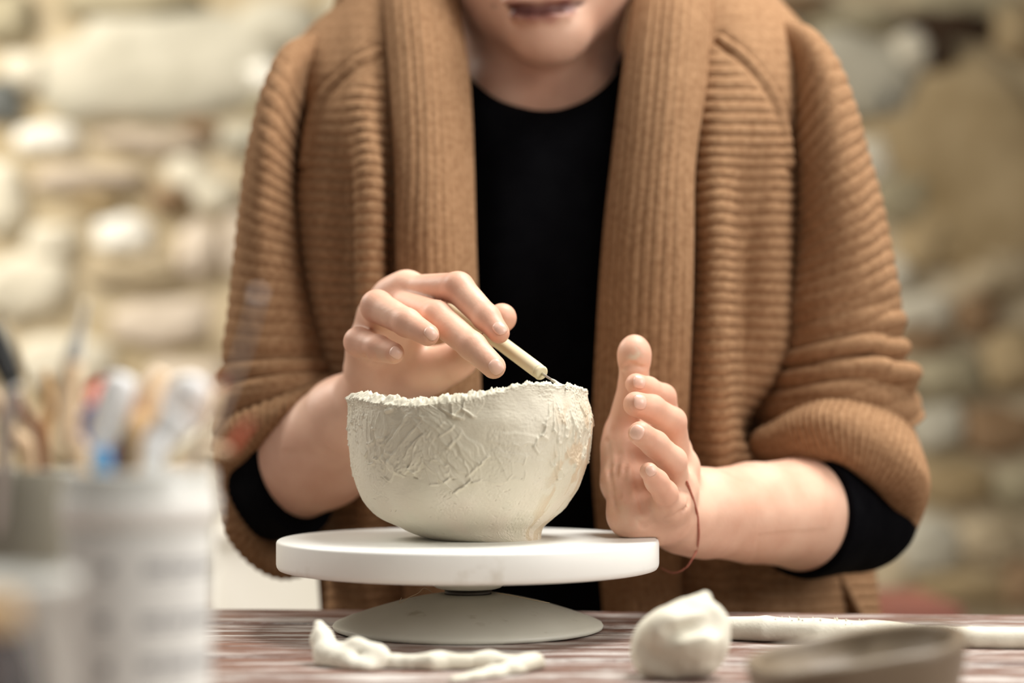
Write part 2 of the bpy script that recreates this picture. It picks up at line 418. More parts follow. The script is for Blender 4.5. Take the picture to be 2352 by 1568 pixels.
# ------------------------------------------------------------------ work table with planks
def plank_mat(k):
    m, nt, b = nodemat('dusty_wood'); N = nt.nodes.new; Lk = nt.links.new
    tc = N('ShaderNodeTexCoord'); mp = N('ShaderNodeMapping'); Lk(tc.outputs['Object'], mp.inputs[0]); mp.inputs['Location'].default_value = (k*1.7, k*.9, 0)
    def noise(scale, st, det=6, rg=.6):
        q = N('ShaderNodeMapping'); q.inputs['Scale'].default_value = st; Lk(mp.outputs[0], q.inputs[0])
        n = N('ShaderNodeTexNoise'); n.inputs['Scale'].default_value = scale; n.inputs['Detail'].default_value = det; n.inputs['Roughness'].default_value = rg; Lk(q.outputs[0], n.inputs['Vector']); return n.outputs[0]
    def ramp(src, p0, p1, c0, c1):
        r = N('ShaderNodeValToRGB'); r.color_ramp.elements[0].position = p0; r.color_ramp.elements[1].position = p1; r.color_ramp.elements[0].color = c0; r.color_ramp.elements[1].color = c1; Lk(src, r.inputs[0]); return r.outputs[0]
    wood = ramp(noise(30, (.35, 4, 1)), .3, .7, lin(82, 57, 48), lin(142, 106, 90))
    d1 = ramp(noise(22, (.5, 3.2, 1), 8, .75), .46, .60, (0, 0, 0, 1), (1, 1, 1, 1))
    d2 = ramp(noise(6, (.7, 1.2, 1), 4), .32, .6, (.18, .18, .18, 1), (1, 1, 1, 1))
    mu = N('ShaderNodeMath'); mu.operation = 'MULTIPLY'; Lk(d1, mu.inputs[0]); Lk(d2, mu.inputs[1])
    mx = N('ShaderNodeMix'); mx.data_type = 'RGBA'; Lk(mu.outputs[0], mx.inputs[0]); Lk(wood, mx.inputs[6]); mx.inputs[7].default_value = lin(214, 210, 204)
    Lk(mx.outputs[2], b.inputs['Base Color']); b.inputs['Roughness'].default_value = .5; b.inputs['Specular IOR Level'].default_value = .45
    bp = N('ShaderNodeBump'); bp.inputs['Strength'].default_value = .5; bp.inputs['Distance'].default_value = .0012; Lk(noise(60, (.3, 5, 1), 8), bp.inputs['Height']); Lk(bp.outputs[0], b.inputs['Normal'])
    return m
ROT = math.radians(-4.0)
table = empty('work_table', (0, .70, -TABLE_H)); table.rotation_euler = (0, 0, 0)
tag(table, 'dusty reddish brown plank table under the clay bowl and wheel', 'table')
PM = [plank_mat(k) for k in range(4)]
cR, sR = math.cos(ROT), math.sin(ROT); BACK = 1.090
def tp(x, v, z): return (x*cR+v*(-sR)*-1*-1, BACK+x*sR-v*cR, z) if False else (x*cR-v*(-sR)*-1, BACK+x*sR-v*cR, z)
edges = [0, .074, .150, .222, .298, .371, .447, .520, .596, .668, .742]
for k in range(len(edges)-1):
    v0, v1 = edges[k]+.0009, edges[k+1]-.0009; bz = .0016
    # slightly crowned board with chamfered edges; drop tells neighbours apart
    dz = [-.0002, -.0008, 0, -.0005, -.0001, -.0007, -.0003, 0, -.0006, -.0002][k] if k else 0
    prof = [(v0, -.028), (v0, dz-bz), (v0+bz, dz), (v1-bz, dz), (v1, dz-bz), (v1, -.028)]
    V = []; 
    for x in (-.85, .85):
        for v, z in prof: V.append(tp(x, v, z))
    n = len(prof); F = [[i, (i+1) % n, n+(i+1) % n, n+i] for i in range(n)]+[list(range(n)), list(range(2*n-1, n-1, -1))]
    o = mesh_obj('plank', V, F, PM[k % 4], table, smooth=False); recalc(o)
MAT_WOOD2 = material('dark_wood', lin(84, 56, 46), lin(112, 78, 64), rough=.6, scale=20, stretch=(1, 1, .2))
def tbox(name, x0, x1, v0, v1, z0, z1):
    V = [tp(x, v, z) for z in (z0, z1) for (x, v) in ((x0, v0), (x1, v0), (x1, v1), (x0, v1))]
    F = [(0, 3, 2, 1), (4, 5, 6, 7), (0, 1, 5, 4), (1, 2, 6, 5), (2, 3, 7, 6), (3, 0, 4, 7)]
    o = mesh_obj(name, V, F, MAT_WOOD2, table, smooth=False); recalc(o); return o
tbox('apron', -.80, .80, .03, .05, -.11, -.029); tbox('apron', -.80, .80, .69, .71, -.11, -.029)
for x in (-.80, .74):
    for v in (.03, .65): tbox('leg', x, x+.06, v, v+.06, -TABLE_H, -.11 if False else -.029)

# ------------------------------------------------------------------ banding wheel
MAT_DISC = material('white_plastic', lin(238, 238, 232), lin(230, 230, 224), rough=.42, scale=9, spec=.4, bump=.08, bscale=120, ramp=(.4, .8))
MAT_BASE = material('grey_plastic', lin(206, 204, 192), lin(196, 194, 180), rough=.45, scale=14, spec=.4)
MAT_HUB = material('ivory_plastic', lin(232, 230, 214), rough=.4)
MAT_SHAFT = material('shaft_metal', lin(70, 66, 60), rough=.4, metal=.8)
DISC_Z = .0515; WHEEL = (-.0252, 1.0, 0.0)
wheel = empty('banding_wheel', WHEEL); tag(wheel, 'white banding wheel on a pale grey domed foot under the bowl', 'banding wheel')
R0 = .1093
disc = lathe('turntable', [(0.0001, .0345), (R0-.0030, .0345), (R0-.0012, .0350), (R0-.0003, .0364), (R0, .038), (R0, DISC_Z-.0018), (R0-.0004, DISC_Z-.0007), (R0-.0014, DISC_Z), (.09, DISC_Z), (.05, DISC_Z), (.0001, DISC_Z)], (WHEEL[0], WHEEL[1], 0), MAT_DISC, wheel, n=160)
# clay smudges that lie on the disc's own surface
nt = MAT_DISC.node_tree; b = nt.nodes['Principled BSDF']
def smudge(mat, col, scale, p0, p1, strength, stretch=(1, 1, 1)):
    nt = mat.node_tree; b = nt.nodes['Principled BSDF']
    tc = nt.nodes.new('ShaderNodeTexCoord'); mp = nt.nodes.new('ShaderNodeMapping'); nt.links.new(tc.outputs['Object'], mp.inputs[0]); mp.inputs['Scale'].default_value = stretch
    n = nt.nodes.new('ShaderNodeTexNoise'); n.inputs['Scale'].default_value = scale; n.inputs['Detail'].default_value = 7; nt.links.new(mp.outputs[0], n.inputs['Vector'])
    r = nt.nodes.new('ShaderNodeValToRGB'); r.color_ramp.elements[0].position = p0; r.color_ramp.elements[1].position = p1; r.color_ramp.elements[1].color = (strength,)*3+(1,)
    nt.links.new(n.outputs[0], r.inputs[0]); mx = nt.nodes.new('ShaderNodeMix'); mx.data_type = 'RGBA'
    nt.links.new(r.outputs[0], mx.inputs[0]); nt.links.new(b.inputs['Base Color'].links[0].from_socket, mx.inputs[6]); mx.inputs[7].default_value = col
    nt.links.new(mx.outputs[2], b.inputs['Base Color'])
smudge(MAT_DISC, lin(176, 164, 138), 38, .62, .80, .45)
smudge(MAT_BASE, lin(150, 140, 116), 60, .62, .72, .6)
lathe('hub', [(.0001, .0232), (.0165, .0229), (.0188, .0236), (.0204, .0252), (.0212, .0275), (.0212, .0346), (.0001, .0346)], (WHEEL[0], WHEEL[1], 0), MAT_HUB, wheel, n=96)
lathe('shaft', [(.0001, .018), (.0135, .018), (.0135, .0233), (.0001, .0233)], (WHEEL[0], WHEEL[1], 0), MAT_SHAFT, wheel, n=64)
lathe('foot', [(.0001, .0), (.0755, .0), (.0772, .0006), (.0776, .0020), (.0768, .0032), (.0740, .0045), (.0680, .0068), (.0600, .0095), (.0520, .0120), (.0440, .0143), (.0360, .0163), (.0280, .0180), (.0210, .0192), (.0165, .0198), (.0145, .0200), (.0130, .0196), (.0001, .0196)],
      (WHEEL[0]+.0, WHEEL[1], 0), MAT_BASE, wheel, n=160)
# two stray fibres caught at the neck
MAT_FIBRE = material('pale_fibre', lin(190, 172, 140), rough=.8)
tube('fibre', [P(995, 1362, .985), P(975, 1350, .975), P(960, 1362, .97), P(938, 1372, .968), P(918, 1385, .962), P(922, 1372, .960)], [.00016]*6, MAT_FIBRE, wheel, nseg=5)
tube('fibre', [P(1140, 1361, .982), P(1170, 1366, .972), P(1210, 1374, .968), P(1240, 1380, .966), P(1262, 1384, .97)], [.0002]*5, MAT_FIBRE, wheel, nseg=5)
# ------------------------------------------------------------------ the person: one continuous body
def C(a, b):
    """tapered capsule between joints a, b = (px, py, Y, radius px)"""
    return rc(P(*a[:3]), P(*b[:3]), PX(a[3], a[2]), PX(b[3], b[2]))
def chain(*js): return [C(js[i], js[i+1]) for i in range(len(js)-1)]
G = []
def grp(prims, k=.006, join=.01, **kw): G.append(dict(prims=prims, k=k, join=join, **kw))
# torso, shoulders, upper arms (under the clothes)
grp(chain((1240, 470, 1.33, 300), (1240, 900, 1.335, 265), (1240, 1500, 1.385, 270))
    + chain((820, 330, 1.33, 130), (1250, 300, 1.34, 150), (1690, 330, 1.33, 130)), k=.05, join=.03)
EL_A = (632, 1105, 1.185, 112); EL_B = (1965, 1175, 1.19, 128)
grp(chain((790, 340, 1.31, 130), (690, 760, 1.27, 135), (622, 1085, 1.205, 118)), k=.008, join=.02)
grp(chain((1730, 340, 1.31, 130), (1880, 760, 1.27, 135), (1968, 1150, 1.21, 118)), k=.008, join=.02)
# neck, jaw and head
grp(chain((1248, 20, 1.285, 160), (1246, 240, 1.290, 168), (1240, 420, 1.33, 200)) + chain((1410, -40, 1.285, 38), (1345, 190, 1.250, 28), (1290, 270, 1.250, 24))
    + chain((1075, -40, 1.285, 38), (1140, 190, 1.254, 26), (1205, 270, 1.250, 24)), k=.02, join=.03)
grp([ell(P(1246, -330, 1.305), (.074, .094, .108)), ell(P(1250, -62, 1.235), (.0615, .062, .0625)), ell(P(1262, 82, 1.196), (.024, .019, .0195)),
     ell(P(1250, -160, 1.235), (.064, .055, .065))], k=.03, join=.018)
grp([rc(P(1240, -250, 1.178), P(1240, -120, 1.158), .006, .0085), ell(P(1240, -112, 1.152), (.0125, .012, .009)), ell(P(1205, -105, 1.163), (.007, .009, .006)), ell(P(1275, -105, 1.163), (.007, .009, .006)),
     ell(P(1016, -220, 1.315), (.008, .018, .032)), ell(P(1478, -220, 1.315), (.008, .018, .032))], k=.008, join=.008)
grp([ell(P(1197, 4, 1.178), (.014, .009, .0052)), ell(P(1254, 0, 1.178), (.014, .009, .0052)), ell(P(1238, 36, 1.1785), (.0205, .0095, .0062))], k=.006, join=.005)
grp([ell(P(1170, -265, 1.196), (.016, .012, .010)), ell(P(1312, -265, 1.196), (.016, .012, .010))], k=.004, join=.006)
MOUTH = [(1130, 14, 1.186), (1165, 19, 1.1765), (1200, 22, 1.1715), (1240, 23, 1.170), (1285, 18, 1.1725), (1322, 9, 1.179), (1342, 4, 1.187)]

# arm and hand at the viewer's left of the bowl (the one holding the tool)
WA = (862, 905, 1.105, 72)
grp([C(EL_A, (735, 1040, 1.155, 128)), C((735, 1040, 1.155, 128), (800, 965, 1.125, 102)), C((800, 965, 1.125, 102), WA)], k=.005, join=.008)
A_IM = (935, 664, 1.045, 32); A_MM = (902, 688, 1.052, 34); A_RM = (872, 728, 1.062, 36); A_PM = (846, 792, 1.062, 34)
w1 = (848, 893, 1.095, 44); w2 = (905, 915, 1.10, 46)
grp([C(w1, A_PM), C(w1, A_RM), C(w2, A_MM), C(w2, A_IM), C((880, 850, 1.08, 46), (905, 770, 1.07, 46)), C((880, 850, 1.08, 46), (940, 740, 1.06, 34)),
     C(w2, (965, 860, 1.075, 44)), C((965, 860, 1.075, 44), (1035, 838, 1.066, 36)), C(A_PM, A_RM), C(A_RM, A_MM), C(A_MM, A_IM),
     C((835, 850, 1.075, 38), (842, 800, 1.060, 32)), C(w1, WA), C(w2, WA)], k=.010, join=.008)
FA = dict(
 index=[A_IM, (1052, 661, 1.006, 36), (1118, 730, .990, 31), (1146, 764, .982, 25)],
 middle=[A_MM, (1003, 727, 1.000, 36), (1085, 795, .979, 32), (1134, 842, .970, 28)],
 ring=[A_RM, (866, 704, 1.012, 37), (935, 741, .990, 32), (983, 769, .978, 26)],
 little=[A_PM, (824, 785, 1.012, 33), (868, 799, .998, 29), (904, 811, .989, 25)],
 thumb=[(1000, 850, 1.072, 42), (1062, 818, 1.066, 37), (1112, 768, 1.042, 32), (1153, 730, 1.014, 31)])
# arm and hand at the viewer's right of the bowl (the steadying hand)
WB = (1610, 1178, 1.065, 96)
grp([C(EL_B, (1850, 1180, 1.15, 128)), C((1850, 1180, 1.15, 128), (1730, 1178, 1.11, 112)), C((1730, 1178, 1.11, 112), WB)], k=.005, join=.008)
B_IM = (1545, 1035, 1.052, 33); B_MM = (1558, 1075, 1.038, 34); B_RM = (1556, 1125, 1.020, 33); B_PM = (1541, 1165, 1.002, 30)
grp([C((1570, 1185, 1.05, 78), (1512, 1182, 1.022, 52)), C((1512, 1182, 1.022, 52), (1448, 1178, 1.008, 42)), C((1448, 1176, 1.010, 44), (1432, 1110, 1.022, 44)),
     C((1432, 1110, 1.030, 44), (1422, 1030, 1.045, 38)), C((1500, 1150, 1.03, 56), (1490, 1060, 1.045, 42)),
     C((1560, 1170, 1.06, 60), B_IM), C((1560, 1180, 1.05, 56), B_MM), C((1552, 1190, 1.035, 50), B_RM), C((1535, 1195, 1.02, 44), B_PM),
     C(B_IM, B_MM), C(B_MM, B_RM), C(B_RM, B_PM), C((1490, 1060, 1.045, 42), (1500, 985, 1.055, 34)), C((1500, 1195, 1.015, 40), (1450, 1190, 1.005, 36)), C((1570, 1185, 1.05, 78), WB)], k=.009, join=.008)
FB = dict(
 index=[B_IM, (1522, 912, 1.030, 30), (1488, 893, 1.015, 27), (1461, 882, 1.002, 25)],
 middle=[B_MM, (1543, 968, 1.010, 33), (1497, 938, .996, 31), (1460, 928, .986, 29)],
 ring=[B_RM, (1545, 1058, .992, 32), (1505, 1020, .980, 30), (1470, 995, .972, 28)],
 little=[B_PM, (1528, 1132, .982, 28), (1508, 1105, .975, 26), (1490, 1082, .969, 21)],
 thumb=[(1432, 1090, 1.032, 40), (1426, 985, 1.045, 34), (1456, 880, 1.040, 34), (1457, 812, 1.030, 36)])
for d_ in (FA, FB):
    for kx, js in d_.items():
        cs = []
        for i in range(len(js)-1):
            cs.append(C(js[i], js[i+1]))
        if kx == 'thumb':                          # the pad of the thumb
            a = js[-1]; cs.append(ell(P(a[0], a[1]+6, a[2]), (PX(a[3]+2, a[2]), PX(a[3]-6, a[2]), PX(a[3]+14, a[2]))) if d_ is FB else ell(P(*a[:3]), (PX(a[3], a[2]),)*3))
        grp(cs, k=.0028, join=.0065 if kx != 'thumb' else .010, limb=True)
def raymarch(o, d, tmax=.12):
    t = np.zeros(len(o))
    for _ in range(48):
        v = eval_sdf_blocked(G, o+d*t[:, None]); t = np.minimum(t+np.maximum(v, -.001)*.9, tmax)
    return o+d*t[:, None]
def on_skin(px, py, Y0=.90):
    o = P(px, py, Y0)[None]; d = P(px, py, 1.0)-np.array([0, 0, CAM_H]); d = d/np.linalg.norm(d)
    return raymarch(o, d[None], .3)[0]
# creases of the open palm and of the bent fingers
def cut(pts, r=.0009, k=.003): grp([rc(P(*pts[i]), P(*pts[i+1]), r, r) for i in range(len(pts)-1)], k=k, cut=True)
mq = [on_skin(*m[:2]) for m in MOUTH]
G.append(dict(prims=[rc(mq[i], mq[i+1], (.0006, .0016, .0028, .0030, .0026, .0014)[i], (.0016, .0028, .0030, .0026, .0014, .0004)[i]) for i in range(6)], k=.004, join=.01, cut=True))
CREASES = [[(1412, 985), (1420, 1040), (1415, 1090), (1424, 1140)], [(1395, 1010), (1400, 1070), (1406, 1130), (1420, 1170)], [(1448, 1040), (1462, 1090), (1470, 1140), (1474, 1170)],
  [(1440, 1060), (1432, 1100), (1446, 1150)], [(1426, 846), (1450, 838), (1486, 844)], [(1500, 1190), (1478, 1205), (1462, 1190)], [(1530, 1190), (1560, 1180), (1582, 1150)],
  [(840, 815), (860, 835), (885, 840)]]
for cr in CREASES:
    q = [on_skin(*c) for c in cr]
    G.append(dict(prims=[rc(q[i], q[i+1], .0008 if 0 < i else .0003, .0008 if i+2 < len(q) else .0003) for i in range(len(q)-1)], k=.0028, join=.01, cut=True))

MAT_SKIN = material('skin', lin(228, 187, 162), lin(212, 165, 140), rough=.48, scale=38, bump=.25, bscale=420, bdist=.0005, sss=.12, spec=.35, ramp=(.35, .7))
vcol(MAT_SKIN)
def rests_on_disc(p, d):
    # the heel of the hand flattens where it rests on the turntable
    return np.maximum(d, -np.maximum(np.hypot(p[:, 0]-WHEEL[0], p[:, 1]-WHEEL[1])-(R0+.0002), p[:, 2]-(DISC_Z+.0003)))
bodyV, bodyF = mesh_sdf(G, (-.245, .945, -.02), (.315, 1.46, .60), .0016, extra=rests_on_disc)
person = empty('person', (0, 1.25, 0))
tag(person, 'person in a tan ribbed cardigan and black top shaping the clay bowl with both hands', 'person')
body = mesh_obj('body', bodyV, bodyF, MAT_SKIN, person)
# colour that belongs to the skin itself: redder knuckles and tips, lips, dried clay on the fingers; plus painted shade in the mouth line
tint = np.zeros((len(bodyV), 4)); tint[:, :3] = lin(222, 184, 156)[:3]
def paint(center, r, col, a):
    d = np.linalg.norm(bodyV-center, axis=1); k = a*sstep(r, r*.25, d)
    m = k > 0.001
    A = tint[m, 3]; out = k[m]+A*(1-k[m])
    tint[m, :3] = (np.array(col[:3])[None]*k[m][:, None]+tint[m, :3]*(A*(1-k[m]))[:, None])/np.maximum(out, 1e-6)[:, None]; tint[m, 3] = out
RED = lin(206, 138, 112); DUST = lin(214, 202, 178); LIP = lin(150, 78, 74)
for d_ in (FA, FB):
    for kx, js in d_.items():
        for q, a in enumerate(js[1:]):
            paint(P(*a[:3]), .015, RED, (.38, .28, .34)[q])
for i_ in range(1, 5): paint((mq[i_]+mq[i_+1])/2+np.array([0, 0, -.002 if i_ in (2, 3) else 0]), .0115, LIP, .65)
for i_ in range(6):
    for f_ in (0, .25, .5, .75): paint(mq[i_]*(1-f_)+mq[i_+1]*f_+np.array([0, .0012, 0]), .0078 if 0 < i_ < 5 else .0035, lin(70, 26, 26), .5)  # dark parting between the lips: crease shade painted on
nz = fbm(bodyV*160, 3, 5)
for (a, r, s) in (((1462, 815, 1.0), .011, .9), ((1466, 828, 1.0), .008, .9), ((1500, 1010, .97), .014, .35), ((1480, 1100, .96), .016, .5), ((1450, 1170, .99), .022, .35),
                  ((1385, 1060, 1.02), .03, .35), ((870, 815, .98), .012, .45), ((1000, 850, 1.03), .03, .3)):
    d = np.linalg.norm(bodyV-on_skin(a[0], a[1]), axis=1); k = s*sstep(r, r*.2, d)*sstep(-.25, .45, nz); m = k > .01
    tint[m, :3] = tint[m, :3]*(1-k[m])[:, None]+np.array(DUST[:3])*k[m][:, None]; tint[m, 3] = np.maximum(tint[m, 3], k[m])
set_tint(body, tint)

# fingernails: thin curved plates laid on the fingertips
MAT_NAIL = material('nail', lin(228, 184, 164), rough=.32, spec=.5, sss=.05)
def nail(px, py, ux, uy, hl, hw, lift=.0003, name='fingernail'):
    """centre in the photo, pixel direction towards the fingertip, half length / half width in px"""
    c = on_skin(px, py); Y = c[1]
    e = np.eye(3)*.003; n = np.array([eval_sdf(G, (c+e[k])[None])[0]-eval_sdf(G, (c-e[k])[None])[0] for k in range(3)]); n /= np.linalg.norm(n)
    t = np.array([ux, 0, -uy], float); t -= n*(t@n); t /= np.linalg.norm(t); s = np.cross(n, t)
    N = 13; V = []; g = np.linspace(-1, 1, N)
    for a in g:
        for b in g:
            # squarish ellipse
            x = a*math.sqrt(1-b*b*.42); y = b*math.sqrt(1-a*a*.42)
            V.append(c+t*PX(hl, Y)*x+s*PX(hw, Y)*y+n*.006)
    V = raymarch(np.array(V), np.tile(-n, (N*N, 1)), .014)
    rr = np.array([max(abs(a), abs(b)) for a in g for b in g]); tipw = np.array([max(a, 0) for a in g for b in g])
    V = V+n*(lift*(1-rr**4)*1.5-.0002*(rr > .99)+tipw[:]**3*.0006)[:, None]
    F = [[i*N+j, i*N+j+1, (i+1)*N+j+1, (i+1)*N+j] for i in range(N-1) for j in range(N-1)]
    o = mesh_obj(name, V, F, MAT_NAIL, person); solidify(o, .0006, 0); return o
nail(1149, 752, .55, .83, 17, 15)
nail(1141, 843, .60, .80, 18, 16)
nail(992, 765, .75, .65, 17, 14)
nail(911, 810, .85, .45, 15, 13)
nail(1470, 876, -.95, -.1, 15, 16)
nail(1472, 922, -.98, -.05, 16, 18)
nail(1462, 992, -.85, -.45, 16, 17)
nail(1496, 1080, -.5, -.8, 13, 12)
# ------------------------------------------------------------------ clothes
def knit(name, c, c2):
    m = material(name, c, c2, rough=.95, scale=260, bump=.55, bscale=900, bdist=.0008, spec=.04, ramp=(.3, .7))
    return m
def PC(px, py, Y):
    """points of the garments' front: the body leans forward, so the cloth falls back towards the waist"""
    return P(px, py, Y+.055*float(sstep(820, 1380, py)))
MAT_KNIT = knit('knit', lin(134, 101, 73), lin(163, 128, 96))
MAT_BLACK = material('black_jersey', lin(7, 7, 10), lin(11, 11, 14), rough=.95, scale=60, bump=.2, bscale=600, spec=.05)

# black top: a front sheet from the neckline down, and two sleeves
shirt = empty('black_top', (0, 1.25, 0)); shirt.parent = person; shirt.matrix_parent_inverse = Matrix.Translation(-world_loc(person))
rows = [
 [(930, 60, 1.36), (1020, 60, 1.30), (1086, 165, 1.262), (1150, 218, 1.245), (1240, 240, 1.236), (1335, 222, 1.243), (1412, 165, 1.258), (1490, 60, 1.295), (1580, 60, 1.36)],
 [(930, 180, 1.30), (1015, 190, 1.265), (1085, 215, 1.235), (1150, 262, 1.222), (1240, 285, 1.217), (1335, 265, 1.222), (1412, 215, 1.235), (1490, 190, 1.265), (1580, 180, 1.30)],
 [(900, 400, 1.26), (1010, 400, 1.225), (1085, 400, 1.21), (1150, 400, 1.20), (1240, 400, 1.195), (1335, 400, 1.20), (1412, 400, 1.21), (1490, 400, 1.225), (1600, 400, 1.26)],
 [(880, 700, 1.27), (1000, 700, 1.215), (1085, 700, 1.195), (1150, 700, 1.185), (1240, 700, 1.183), (1335, 700, 1.185), (1412, 700, 1.195), (1490, 700, 1.215), (1620, 700, 1.27)],
 [(880, 1050, 1.28), (1000, 1050, 1.215), (1085, 1050, 1.195), (1150, 1050, 1.188), (1240, 1050, 1.185), (1335, 1050, 1.19), (1412, 1050, 1.195), (1490, 1050, 1.215), (1620, 1050, 1.28)],
 [(880, 1480, 1.28), (1000, 1480, 1.215), (1085, 1480, 1.19), (1150, 1480, 1.183), (1240, 1480, 1.18), (1335, 1480, 1.183), (1412, 1480, 1.19), (1490, 1480, 1.215), (1620, 1480, 1.28)]]
g = surf([[PC(*c) for c in r] for r in rows], 90, 80)
n_ = grid_normals(g); f_ = fbm(g.reshape(-1, 3)*np.array([18, 18, 5.]), 2, 3).reshape(90, 80, 1)
g = g+n_*f_*.0025
o = mesh_obj('top_front', g.reshape(-1, 3), grid_faces(90, 80), MAT_BLACK, shirt); solidify(o, .002, 1)
# a neckline binding
nb = [P(*c)+np.array([0, -.001, 0]) for c in rows[0][1:8]]
tube('neckline_binding', nb, [.0028]*7, MAT_BLACK, shirt, nseg=8, res=8)
def sleeve_sdf(name, prims, cutp, cutn, lo, hi):
    gr = [dict(prims=prims, k=.012, join=.01)]
    def extra(p, d):
        q = (p-cutp)@cutn                       # positive beyond the hem
        wr = fbm(p*np.array([55, 55, 30.]), 2, 9)*.0006
        return np.maximum(d+wr, q)
    V, F = mesh_sdf(gr, lo, hi, .0025, project=True, extra=extra)
    return mesh_obj(name, V, F, MAT_BLACK, shirt)
def nrm(v): v = np.array(v, float); return v/np.linalg.norm(v)
fa = nrm(P(800, 965, 1.125)-P(*EL_A[:3])); fb = nrm(P(1730, 1178, 1.11)-P(*EL_B[:3]))
sleeve_sdf('top_sleeve', chain((790, 340, 1.31, 138), (690, 760, 1.27, 142), (622, 1085, 1.205, 126)) + [C((EL_A[0], EL_A[1], EL_A[2], 124), (735, 1040, 1.155, 136))] +
           [C((622, 1140, 1.19, 96), (700, 1130, 1.16, 100))], P(668, 1075, 1.165), nrm(fa+np.array([.35, -.05, -.1])), (-.25, 1.06, -.02), (-.05, 1.4, .40))
sleeve_sdf('top_sleeve', chain((1730, 340, 1.31, 138), (1880, 760, 1.27, 142), (1968, 1150, 1.21, 126)) + [C((EL_B[0], EL_B[1], EL_B[2], 140), (1850, 1180, 1.15, 139)), C((1850, 1180, 1.15, 139), (1730, 1178, 1.11, 122))],
           P(1822, 1180, 1.15), nrm(fb+np.array([0, 0, .03])), (.08, 1.06, -.02), (.33, 1.4, .40))

# cardigan
cardigan = empty('cardigan', (0, 1.25, 0)); cardigan.parent = person; cardigan.matrix_parent_inverse = Matrix.Translation(-world_loc(person))
AMP = .0027
def ctrl_px(rows, nu, nv):
    """interpolates the pixel grid and the world grid together"""
    W = surf([[PC(*c) for c in r] for r in rows], nu, nv)
    X = surf([[np.array([c[0], c[1], 0.]) for c in r] for r in rows], nu, nv)
    return W, X
def facing(g, n):
    """normals on the side of the viewer"""
    s = np.sign((n*np.array([0, -1, 0])).sum(2).mean()); return n*(s if s else 1)
def panel(name, rows, nu, nv, period=26, mask=None, folds=None, warp=None, amp=AMP, flip=False, thick=.004):
    W, X = ctrl_px(rows, nu, nv)
    n = facing(W, grid_normals(W))
    U = np.linspace(0, 1, nv)[None, :]*np.ones((nu, 1)); Vv = np.linspace(0, 1, nu)[:, None]*np.ones((1, nv))
    if folds is not None: W = W+n*folds(X, U, Vv)[..., None]; n = facing(W, grid_normals(W))
    ph = (X[..., 1]+(warp(X, U, Vv) if warp else 0))/period
    q = X.reshape(-1, 3)/140; ph = ph+.18*noise3(q, 4).reshape(nu, nv)
    m = mask(X, U, Vv) if mask is not None else 1
    W = W+n*(amp*m*(rib(ph)-.6))[..., None]
    o = mesh_obj(name, W.reshape(-1, 3), grid_faces(nu, nv), MAT_KNIT, cardigan); solidify(o, thick, 0); return o
SEAM_R = ([(1655, 95, 1.170), (1720, 150, 1.166), (1770, 215, 1.176), (1800, 290, 1.188), (1812, 380, 1.182)])
SEAM_L = ([(868, 120, 1.172), (800, 165, 1.166), (745, 215, 1.178), (712, 290, 1.188), (700, 380, 1.182)])
def seam_ridge(X, S):
    """raised double line of the raglan seam, px distance to the polyline"""
    x, y = X[..., 0], X[..., 1]; d = np.full(x.shape, 1e9)
    S = catmull(np.array([[a[0], a[1], 0.] for a in S]), np.linspace(0, len(S)-1, 24))
    for k in range(len(S)-1):
        a, b = S[k][:2], S[k+1][:2]; ab = b-a; t = np.clip(((x-a[0])*ab[0]+(y-a[1])*ab[1])/(ab@ab), 0, 1)
        d = np.minimum(d, np.hypot(x-a[0]-t*ab[0], y-a[1]-t*ab[1]))
    return .0022*np.exp(-(d/6)**2)-.0016*np.exp(-((d-14)/6)**2)
# front panel beside the steadying arm
R = [
 [(1570, -150, 1.27), (1640, -110, 1.28), (1700, -70, 1.29), (1760, -20, 1.30), (1815, 40, 1.31), (1870, 95, 1.32)],
 [(1570, -20, 1.235), (1645, -20, 1.225), (1710, 5, 1.225), (1775, 50, 1.235), (1835, 105, 1.25), (1880, 170, 1.28)],
 [(1570, 130, 1.20), (1640, 130, 1.185), (1700, 145, 1.18), (1760, 175, 1.185), (1815, 230, 1.205), (1860, 300, 1.25)],
 [(1570, 280, 1.18), (1635, 280, 1.155), (1690, 285, 1.155), (1750, 300, 1.165), (1812, 340, 1.19), (1850, 400, 1.25)],
 [(1570, 450, 1.165), (1620, 450, 1.142), (1668, 450, 1.143), (1725, 455, 1.165), (1808, 470, 1.18), (1850, 500, 1.25)],
 [(1570, 640, 1.16), (1612, 640, 1.138), (1655, 640, 1.132), (1705, 640, 1.165), (1800, 640, 1.178), (1845, 650, 1.25)],
 [(1560, 820, 1.16), (1600, 820, 1.138), (1650, 820, 1.130), (1700, 820, 1.165), (1790, 820, 1.185), (1835, 820, 1.25)],
 [(1550, 1000, 1.16), (1595, 1000, 1.14), (1645, 1000, 1.132), (1700, 1000, 1.150), (1725, 1000, 1.20), (1800, 1000, 1.26)],
 [(1540, 1180, 1.165), (1600, 1180, 1.15), (1680, 1180, 1.145), (1780, 1180, 1.16), (1880, 1180, 1.21), (1940, 1180, 1.28)],
 [(1520, 1330, 1.165), (1600, 1335, 1.15), (1690, 1330, 1.150), (1790, 1330, 1.165), (1900, 1325, 1.20), (2000, 1300, 1.27)],
 [(1520, 1500, 1.165), (1600, 1500, 1.15), (1690, 1500, 1.150), (1790, 1500, 1.165), (1900, 1500, 1.20), (2025, 1500, 1.27)]]
def mask_r(X, U, V):
    x, y = X[..., 0], X[..., 1]
    seam = 95+(x-1640)*.95+np.maximum(x-1750, 0)*.6         # yoke edge: plain knit above it
    return .15+.85*sstep(0, 60, y-seam)
